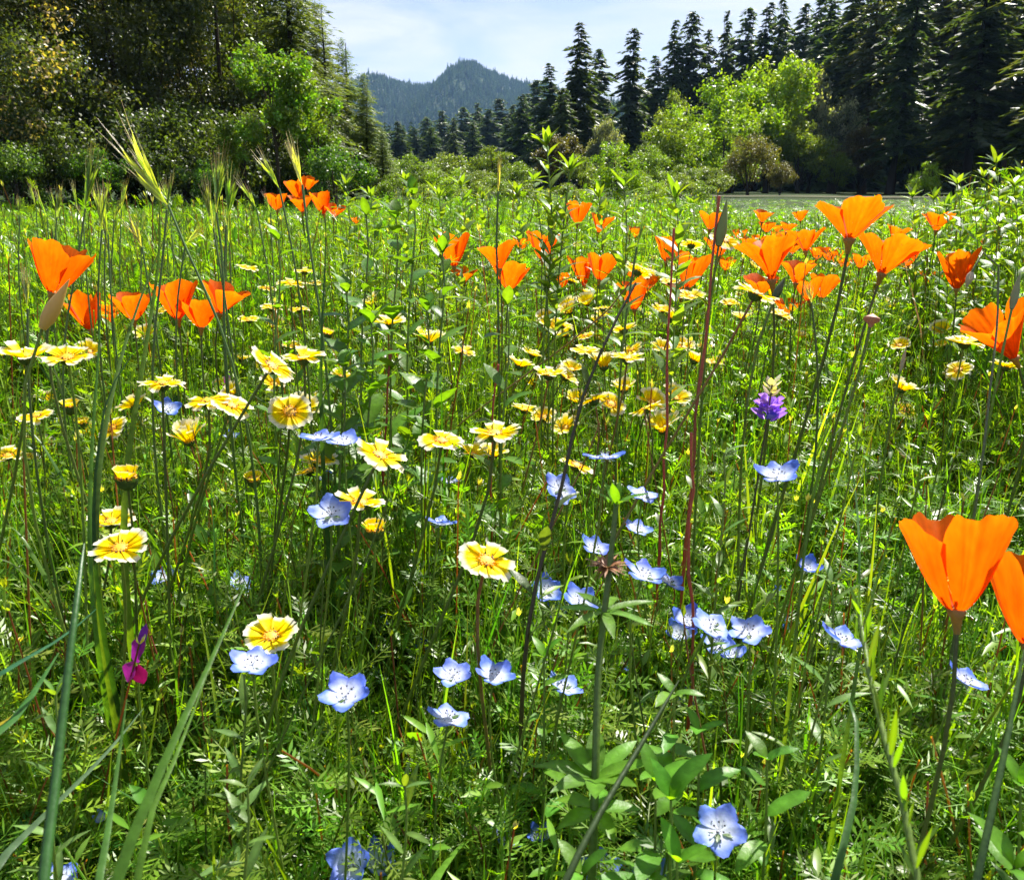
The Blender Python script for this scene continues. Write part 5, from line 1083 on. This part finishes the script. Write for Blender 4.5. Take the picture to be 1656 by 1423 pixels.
# extra bare stems seen all over the lower half
rs = random.Random(12)
for i in range(40):
    px = rs.uniform(60, 1640); py = rs.uniform(560, 1180); d = rs.uniform(.5, .95); lx = rs.uniform(-.05, .4) if px < 1000 else rs.uniform(-.2, .25); p = W(px, py, d)
    if p.z < .08: continue
    G = ground_under(p, lx, rs.uniform(-.1, .1)); b = B(); n_ = Vector((lx * .8, 0, 1)).normalized(); col = np.array(rs.choice([RST, GST, DST, (0.12, 0.17, 0.04)]))
    b.tube(stem_pts((0, 0, 0), p - G, n_, 8, rs.uniform(-.02, .02)), np.linspace(.0012, .0006, 8), col, sides=5)
    me = b.mesh('thin_stem', M_STEM); o = thing('thin_stalk', 'thin flowerless stem, one of many leaning between the flowers of the near meadow', 'stem', G, 'thin flowerless stems'); part('stem', me, o)
    b = B()
    for k in range(5): a = rs.uniform(0, 6.28); b.leaf(p - G, (math.cos(a) * .5, math.sin(a) * .5, 1), (math.cos(a), math.sin(a), 0), rs.uniform(.006, .012), .0022, jit((0.09, 0.15, 0.03), .3), seg=2)
    part('bud', b.mesh('stem_bud', M_LEAF), o)
# lupine
p = W(1243, 665, .78); G = ground_under(p, .05); lup = thing('lupine', 'purple lupine with grey budded tip, alone in the right half of the grass', 'flower', G)
b = B(); n_ = Vector((.04, 0, 1)).normalized(); top = p + n_ * .026; b.tube(stem_pts((0, 0, 0), top - G, n_, 10), np.linspace(.0016, .0009, 10), (0.09, 0.09, 0.05), sides=6); part('stem', b.mesh('lupine_stem', M_STEM), lup)
for i in range(15):
    f = i / 15; zz = -.010 + .020 * f; a = i * 2.4; rad = .0165 * (1 - .4 * f); c = p + n_ * zz - G; dv = Vector((math.cos(a), math.sin(a), .15)); b = B()
    col = np.array((0.42, 0.20, 0.68)) * rs.uniform(.8, 1.3) if rs.random() < .8 else np.array((0.24, 0.18, 0.72))
    b.leaf(c + dv * .003, dv, (0, 0, 1), rad, .0115, col * 1.25, seg=5, fold=.6, bend=-.35, peak=.6, sharp=.6); b.leaf(c + dv * .003, dv + Vector((0, 0, .8)), -dv, rad * .7, .0115, col, seg=5, fold=-.3, bend=-.3, peak=.6, sharp=.6)
    part('floret', b.mesh('lupine_floret', M_BLUE), lup)
for i in range(9):
    a = i * 2.4; b = B(); c = p + n_ * (.014 + .0016 * i) - G; dv = Vector((math.cos(a) * .7, math.sin(a) * .7, 1)); b.leaf(c, dv, (math.cos(a), math.sin(a), 0), .012, .0065, jit((0.60, 0.56, 0.56), .15), seg=4, fold=.5, bend=-.2); part('bud', b.mesh('lupine_bud', M_LEAF), lup)
CLEAR.append((p.x, p.y, p.z - .02, .02))
# magenta pea flower
def pea(px, py, w_, label, tall=1.0):
    d = F * .018 / w_; p = W(px, py, d); G = ground_under(p, .02); o = thing('pea_flower', label, 'flower', G, 'magenta pea flowers'); c = p - G; k = w_ * d / F / .018
    for j, (bs, dv, nr, ln, wd, cl) in enumerate([((0, 0, .002), (.25, -.1, 1), (-.6, -1, .2), .017, .011, (0.42, 0.02, 0.30)), ((0, 0, .004), (-.45, -.3, -.75), (-.6, -1, .2), .014, .010, (0.45, 0.02, 0.25)),
                                                  ((.001, 0, .001), (.2, -.4, -1), (0, -1, .2), .012, .010, (0.38, 0.005, 0.10)), ((.004, 0, .012), (.25, 0, 1), (0, -1, .2), .016, .005, (0.22, 0.03, 0.38))]):
        b = B(); b.leaf(Vector(bs) * k, dv, nr, ln * k * tall * 1.15, wd * k * 1.25, cl, seg=6, fold=.4, bend=.2, peak=.55, sharp=.6, wob=.1); part('petal', b.mesh('pea_petal', M_BLUE), o, Matrix.Translation(c))
    b = B(); b.tube(stem_pts((0, 0, 0), c, Vector((.1, 0, 1)).normalized(), 8), np.linspace(.0011, .0008, 8), GST, sides=5); part('stem', b.mesh('pea_stem', M_STEM), o); CLEAR.append((p.x, p.y, p.z - .015, .02))
pea(222, 1075, 40, 'magenta and purple pea flower at lower left', 1.1); pea(366, 625, 16, 'tiny magenta pea flower above the overlapping tidytips')
# tan hood of a poppy bud, pods, pinkish cup, nodding bud
def cone_thing(name, label, cat, a, b_, d, r, col, parts='hood', lx=0.0, group=None, prof=(0.5, .95, 1, .75, .4, .05)):
    A = W(*a, d); Bp = W(*b_, d); G = ground_under(Bp, lx); o = thing(name, label, cat, G, group); t = np.linspace(0, 1, len(prof))[:, None]; Pn = np.array(tuple(Bp - G)) * (1 - t) + np.array(tuple(A - G)) * t
    b = B(); b.tube(Pn, r * np.array(prof), np.array(col), sides=9); part(parts, b.mesh(parts, M_STRAW), o)
    b = B(); n_ = (A - Bp).normalized(); b.tube(stem_pts((0, 0, 0), Bp - G, n_, 9), np.linspace(.0016, .0012, 9), GST, sides=6); part('stem', b.mesh('pod_stem', M_STEM), o)
    CLEAR.append((A.x, A.y, Bp.z, .02)); return o
cone_thing('poppy_hood', 'tan pointed poppy hood leaning in front of the large left poppy', 'poppy bud', (112, 452), (68, 532), .62, .0056, (0.66, 0.42, 0.12))
cone_thing('seed_pod', 'long grey green pod right beside the right red stalk', 'seed pod', (1176, 322), (1162, 398), .80, .0052, (0.24, 0.30, 0.08))
cone_thing('seed_pod', 'slim pale green pod at the right edge above the swept poppy', 'seed pod', (1650, 440), (1636, 500), .75, .0035, (0.38, 0.42, 0.2))
cone_thing('seed_pod', 'narrow dark pod leaning right beneath the large fan poppy', 'seed pod', (1270, 448), (1252, 484), .78, .0038, (0.05, 0.08, 0.03))
cone_thing('seed_pod', 'small pale pod standing in the grass right of the pinkish cup', 'seed pod', (1466, 560), (1456, 600), .85, .0022, (0.4, 0.36, 0.2))
cone_thing('petalless_cup', 'pinkish cup without petals on a long stem under the big spreading poppy', 'seed head', (1410, 515), (1407, 530), .72, .0070, (0.45, 0.22, 0.15), 'cup', .15, prof=(.25, .3, .5, 1, 1.05))
P = rooted(wpts([(1572, 440, .75), (1578, 418, .75), (1592, 408, .75), (1612, 424, .75), (1614, 470, .75), (1600, 640, .72)])); o, Q = put('nodding_bud', 'pale bud nodding on a hooked stem right of the closed poppy', 'poppy bud', P)
b = B(); b.tube(smooth_path(Q, 30)[::-1], np.linspace(.0014, .0010, 30), (0.16, 0.2, 0.09), sides=6); part('stem', b.mesh('hooked_stem', M_STEM), o)
b = B(); q0 = np.array(tuple(Q[0])); t = np.linspace(0, 1, 6)[:, None]; b.tube(q0 + t * np.array([-.003, 0, -.014]), np.array([.0015, .0032, .0036, .0028, .0016, .0004]), (0.42, 0.38, 0.28), sides=7); part('bud', b.mesh('nodding_bud', M_STRAW), o)
# ------------------------------------------------------------------ meadow undergrowth
rng = np.random.default_rng(5); random.seed(5)
def v3(a, e): return np.array([math.cos(a) * math.cos(e), math.sin(a) * math.cos(e), math.sin(e)])
def grass_tuft(seed, n, h, wd, spread, cols, lean=.35):
    rs = random.Random(seed); b = B()
    for i in range(n):
        a = rs.uniform(0, 6.28); r = spread * math.sqrt(rs.random()); x, y = r * math.cos(a), r * math.sin(a); hh = h * rs.uniform(.45, 1.05); a2 = rs.uniform(0, 6.28); l = lean * rs.uniform(.2, 1.3)
        t = np.linspace(0, 1, 6); px = x + math.cos(a2) * hh * l * t ** 2; py = y + math.sin(a2) * hh * l * t ** 2; pz = hh * (t - .22 * l * t ** 3)
        c = jit(rs.choice(cols), .25); b.blade(np.stack([px, py, pz], -1), wd * rs.uniform(.6, 1.4), (-math.sin(a2), math.cos(a2), 0), c, col_tip=c * 1.15)
    return b.mesh('grass_tuft', M_LEAF)
def feathery(seed, n, h, cols, ll=.010, lw=.0023, pin=.035, step=.011):
    rs = random.Random(seed); b = B(); Q = []; C = []
    for i in range(n):
        a = rs.uniform(0, 6.28); r = .03 * math.sqrt(rs.random()); base = np.array([r * math.cos(a), r * math.sin(a), 0]); d = np.array([rs.uniform(-.3, .3), rs.uniform(-.3, .3), 1]); hh = h * rs.uniform(.55, 1.05); k = 7
        t = np.linspace(0, 1, k)[:, None]; P = base + t * d * hh + (t ** 2) * np.array([rs.uniform(-.04, .04), rs.uniform(-.04, .04), 0]); cs = jit(rs.choice([GST, (0.11, 0.15, 0.04), RST, GST]), .2)
        b.tube(P, np.linspace(.0011, .0006, k), cs, sides=4, cap=False); m = int(hh / step)
        for j in range(m):
            f = .12 + .88 * j / m; x = f * (k - 1); q = min(int(x), k - 2); s = P[q] * (1 - x + q) + P[q + 1] * (x - q); aa = j * 2.4 + rs.uniform(-.3, .3); e = rs.uniform(.15, .9); dv = v3(aa, e); L_ = pin * rs.uniform(.5, 1.1) * (1.15 - .5 * f); sv = np.cross(dv, [0, 0, 1]); sv /= np.linalg.norm(sv); up = np.cross(sv, dv); c = jit(rs.choice(cols), .25)
            b.quads([[s - sv * .0004, s + sv * .0004, s + dv * L_ + sv * .0003 + up * -.1 * L_, s + dv * L_ - sv * .0003 + up * -.1 * L_]], c)
            for g_ in range(1, 5):
                c0 = s + dv * L_ * g_ / 4.3 - up * .1 * L_ * (g_ / 4.3)
                for sg in (-1, 1, 0) if g_ == 4 else (-1, 1):
                    ld = dv * .75 + sv * sg * .85 + up * rs.uniform(-.2, .4); ld /= np.linalg.norm(ld); ls = ll * rs.uniform(.7, 1.2); wv = np.cross(ld, up + sv * .2); wv /= np.linalg.norm(wv) + 1e-9
                    Q.append([c0, c0 + ld * ls * .55 + wv * lw * .5, c0 + ld * ls, c0 + ld * ls * .5 - wv * lw * .5]); C.append(c * rs.uniform(.8, 1.25))
    b.quads(np.array(Q), np.repeat(np.array(C), 4, axis=0)); return b.mesh('feathery_plant', M_LEAF)
def leafy_clump(seed, n, h, ls, lw, cols, mat=None, nl=12):
    rs = random.Random(seed); b = B()
    for i in range(n):
        a = rs.uniform(0, 6.28); r = .035 * math.sqrt(rs.random()); base = np.array([r * math.cos(a), r * math.sin(a), 0]); d = np.array([rs.uniform(-.4, .4), rs.uniform(-.4, .4), 1]); hh = h * rs.uniform(.5, 1.05)
        t = np.linspace(0, 1, 5)[:, None]; P = base + t * d * hh; b.tube(P, np.linspace(.0013, .0007, 5), jit(GST, .2), sides=4, cap=False)
        for j in range(nl):
            f = .2 + .8 * j / nl; s = base + f * d * hh; dv = v3(j * 2.4 + i, rs.uniform(.1, 1.0)); c = jit(rs.choice(cols), .22)
            b.leaf(s, dv, (0, 0, 1), ls * rs.uniform(.5, 1.15), lw * rs.uniform(.8, 1.2), c, seg=3, fold=.25, bend=rs.uniform(0, .4), col2=c * 1.2)
    return b.mesh('leafy_clump', mat or M_LEAF)
def straw_tuft(seed, n, h):
    rs = random.Random(seed); b = B()
    for i in range(n):
        a = rs.uniform(0, 6.28); r = .05 * rs.random(); p = np.array([r * math.cos(a), r * math.sin(a), 0]); d = np.array([rs.uniform(-1, 1), rs.uniform(-1, 1), rs.uniform(.2, 1.3)]); d /= np.linalg.norm(d); hh = h * rs.uniform(.4, 1.1); P = [p]; k = 6
        for j in range(k): d = d + np.array([rs.uniform(-.35, .35), rs.uniform(-.35, .35), rs.uniform(-.3, .12)]); d /= np.linalg.norm(d); P.append(np.maximum(P[-1] + d * hh / k, [-9, -9, .002]))
        c = jit(rs.choice([(0.42, 0.34, 0.18), (0.3, 0.2, 0.09), (0.5, 0.46, 0.3), (0.22, 0.13, 0.06)]), .25); b.blade(P, rs.uniform(.0008, .003), (rs.uniform(-1, 1), 1, 0), c)
    return b.mesh('straw_tuft', M_STRAW)
def speckle(seed, n, h):       # tiny buds and seed heads
    rs = random.Random(seed); b = B()
    for i in range(n):
        a = rs.uniform(0, 6.28); r = .05 * math.sqrt(rs.random()); p = np.array([r * math.cos(a), r * math.sin(a), 0]); hh = h * rs.uniform(.6, 1.1); e = p + np.array([rs.uniform(-.15, .25), rs.uniform(-.1, .1), 1]) * hh
        b.tube([p, (p + e) / 2 + [0.004, 0, 0], e], [.0009, .0008, .0007], jit(rs.choice([GST, RST]), .2), sides=4); c = rs.choice([(0.45, 0.45, 0.05), (0.3, 0.36, 0.06), (0.5, 0.5, 0.25), (0.22, 0.3, 0.06), (0.14, 0.22, 0.05)])
        for k in range(8): aa = rs.uniform(0, 6.28); b.leaf(e, (math.cos(aa) * .6, math.sin(aa) * .6, .9), (math.cos(aa), math.sin(aa), 0), rs.uniform(.005, .009), .0028, jit(c, .25), seg=2)
    return b.mesh('bud_clump', M_LEAF)
G1 = (0.078, 0.168, 0.014); G2 = (0.112, 0.208, 0.016); G3 = (0.045, 0.13, 0.022); G4 = (0.13, 0.24, 0.02); G5 = (0.17, 0.26, 0.035)
grasses = [grass_tuft(i, 22, .24, .0026, .03, [G1, G2, G3]) for i in range(3)] + [grass_tuft(10 + i, 14, .32, .0032, .025, [G1, G4, G5], .25) for i in range(2)] + [grass_tuft(20, 30, .16, .002, .04, [G2, G1, G4], .5)]
feath = [feathery(30 + i, 3, .24, [[G2, G4], [G1, G2], [G4, G5]][i]) for i in range(3)] + [feathery(40 + i, 4, .16, [[G2, G4], [G3, G1]][i], ll=.007, lw=.002, pin=.026, step=.008) for i in range(2)] + [feathery(45, 3, .27, [G4, G2], ll=.013, lw=.0013, pin=.045, step=.014)]
leafs = [leafy_clump(50, 3, .22, .022, .006, [G2, G4]), leafy_clump(51, 3, .16, .02, .009, [G1, G2]), leafy_clump(52, 4, .24, .026, .0045, [G4, G5, G2]), leafy_clump(53, 3, .13, .016, .010, [G2, G4])]
straws = [straw_tuft(60 + i, 14, .16) for i in range(3)]
specks = [speckle(70 + i, 4, .26) for i in range(3)]
HG = {'g': [.24, .24, .24, .32, .32, .16], 'f': [.24, .24, .24, .16, .16, .27], 'l': [.22, .16, .24, .13], 's': [.1, .1, .1], 'k': [.27, .27, .27]}
CL = np.array(CLEAR)
def points(dens):
    """(y0, y1, per m2, scale) bands -> x, y, scale"""
    X = []; Y = []; Sc = []
    for y0, y1, n_m2, s0 in dens:
        hw = .68 * y1 + .45; A = 2 * hw * (y1 - y0); n = int(A * n_m2); y = rng.uniform(y0, y1, n); x = rng.uniform(-hw, hw, n); k = np.abs(x) < .68 * y + .45
        X.append(x[k]); Y.append(y[k]); Sc.append(np.full(k.sum(), s0) * rng.uniform(.7, 1.3, k.sum()))
    return np.concatenate(X), np.concatenate(Y), np.concatenate(Sc)
def tall(x, y):      # how high the meadow stands at a spot
    px = 828 + F * x / np.maximum(y, .1)
    h = 1.15 + .18 * np.sin(x * 5.1 + y * 2.3) + .15 * np.sin(x * 2.2 - y * 4.1)
    h *= 1 + .35 * sstep(1.0, 2.2, y) * (1 - .45 * sstep(2.5, 7, y))
    h *= 1 + .9 * sstep(1430, 1640, px) * sstep(1.0, 1.6, y) * (1 - sstep(4, 9, y))
    h *= 1 + .3 * sstep(480, 380, px) * sstep(.8, 1.4, y)
    h *= 1 - .28 * (1 - sstep(.45, .9, np.hypot(x, y)))
    return h
def limit(x, y, s, hh):
    """largest scale whose top stays under every sight line to a flower placed by hand"""
    top = hh * s; ok = np.ones(len(x), bool); lim = np.full(len(x), 9.0)
    for fx, fy, fz, fr in CL:
        L2 = fx * fx + fy * fy; t = (x * fx + y * fy) / L2; perp = np.abs(x * fy - y * fx) / math.sqrt(L2); m = (t > .05) & (t < 1.0 - .0) & (perp < .006 + .95 * fr * t)
        lim[m] = np.minimum(lim[m], CAMZ + t[m] * (fz - CAMZ) + .005)
    # nothing rises into the very near view
    dd = np.hypot(x, y); near = CAMZ - dd * .80 - .03; lim = np.where(dd < .42, np.minimum(lim, np.maximum(near, .05)), lim)
    esc = rng.random(len(x)) < .06; lim = np.where(esc, lim + .05, lim)
    f = np.minimum(1, np.maximum(lim, .02) / top); ok = f > .3
    return f, ok
def spread(name, meshes, hts, dens, label, cat, hk=1.0, tilt=.12, keep=None):
    x, y, s = points(dens); hts = np.array(hts); idx = rng.integers(0, len(meshes), len(x)); hm = tall(x, y) * hk; s2 = s * hm
    if keep is not None: k = keep(x, y); x, y, s, s2, idx, hm = x[k], y[k], s[k], s2[k], idx[k], hm[k]
    px = 828 + F * x / np.maximum(y, .1); capm = (CAMZ - y * (.030 - .016 * sstep(520, 640, px) * (1 - sstep(1120, 1200, px)) * (1 - sstep(14, 19, y)) - .052 * sstep(1440, 1620, px) * (1 - sstep(6, 14, y)))) * rng.uniform(.72, 1.0, len(x)); capm = capm * (1 + .10 * sstep(480, 380, px) * (y < 4)); capm = capm + np.where((rng.random(len(x)) < .05) & (y < 22) & (px < 1150), .014 * y + .02, 0); s2 = np.where(y > 1.0, np.minimum(s2, np.maximum(capm, .04) / hts[idx]), s2)
    f, ok = limit(x, y, s2, hts[idx]); sz = s2 * f; sxy = s * np.sqrt(f); x, y, idx, sz, sxy = x[ok], y[ok], idx[ok], sz[ok], sxy[ok]; n = len(x)
    rot = np.stack([rng.normal(0, tilt, n), rng.normal(0, tilt, n) + .05, rng.uniform(0, 6.28, n)], -1)
    print(name, n)
    return scatter(name, meshes, np.stack([x, y, terr(x, y) - .004], -1), idx, rot, np.stack([sxy, sxy, sz], -1), label, cat)
clear_ = lambda x, y: ~((y > 22) & (828 + F * x / np.maximum(y, 1) > 1080) & (rng.random(len(x)) < .6))
spread('meadow_grass', grasses, HG['g'], [(.12, 1.3, 600, 1), (1.3, 3, 330, 1.05), (3, 7, 110, 1.3), (7, 14, 40, 1.8), (14, 30, 12, 2.4)], 'fine green grass filling the meadow between the flowers', 'grass', keep=clear_)
spread('feathery_foliage', feath, HG['f'], [(.12, 1.3, 1250, 1), (1.3, 3, 650, 1.15), (3, 7, 70, 1.6)], 'feathery bright green wildflower foliage of the meadow', 'foliage')
spread('leafy_undergrowth', leafs, HG['l'], [(.12, 1.3, 520, 1), (1.3, 3, 520, 1.1), (3, 7, 90, 1.6), (7, 16, 24, 2.4), (16, 30, 6, 3)], 'small leaved green undergrowth of the meadow', 'undergrowth', keep=clear_)
spread('dry_straw', straws, HG['s'], [(.12, 1.3, 420, 1), (1.3, 3, 120, 1.2)], 'dry tan and brown straw lying between the green stems', 'straw')
spread('meadow_buds', specks, HG['k'], [(.4, 1.3, 90, 1), (1.3, 3, 90, 1.1), (3, 8, 12, 1.3)], 'tiny yellow green buds and seed heads standing in the meadow', 'buds', hk=1.05)
bpy.context.view_layer.update()
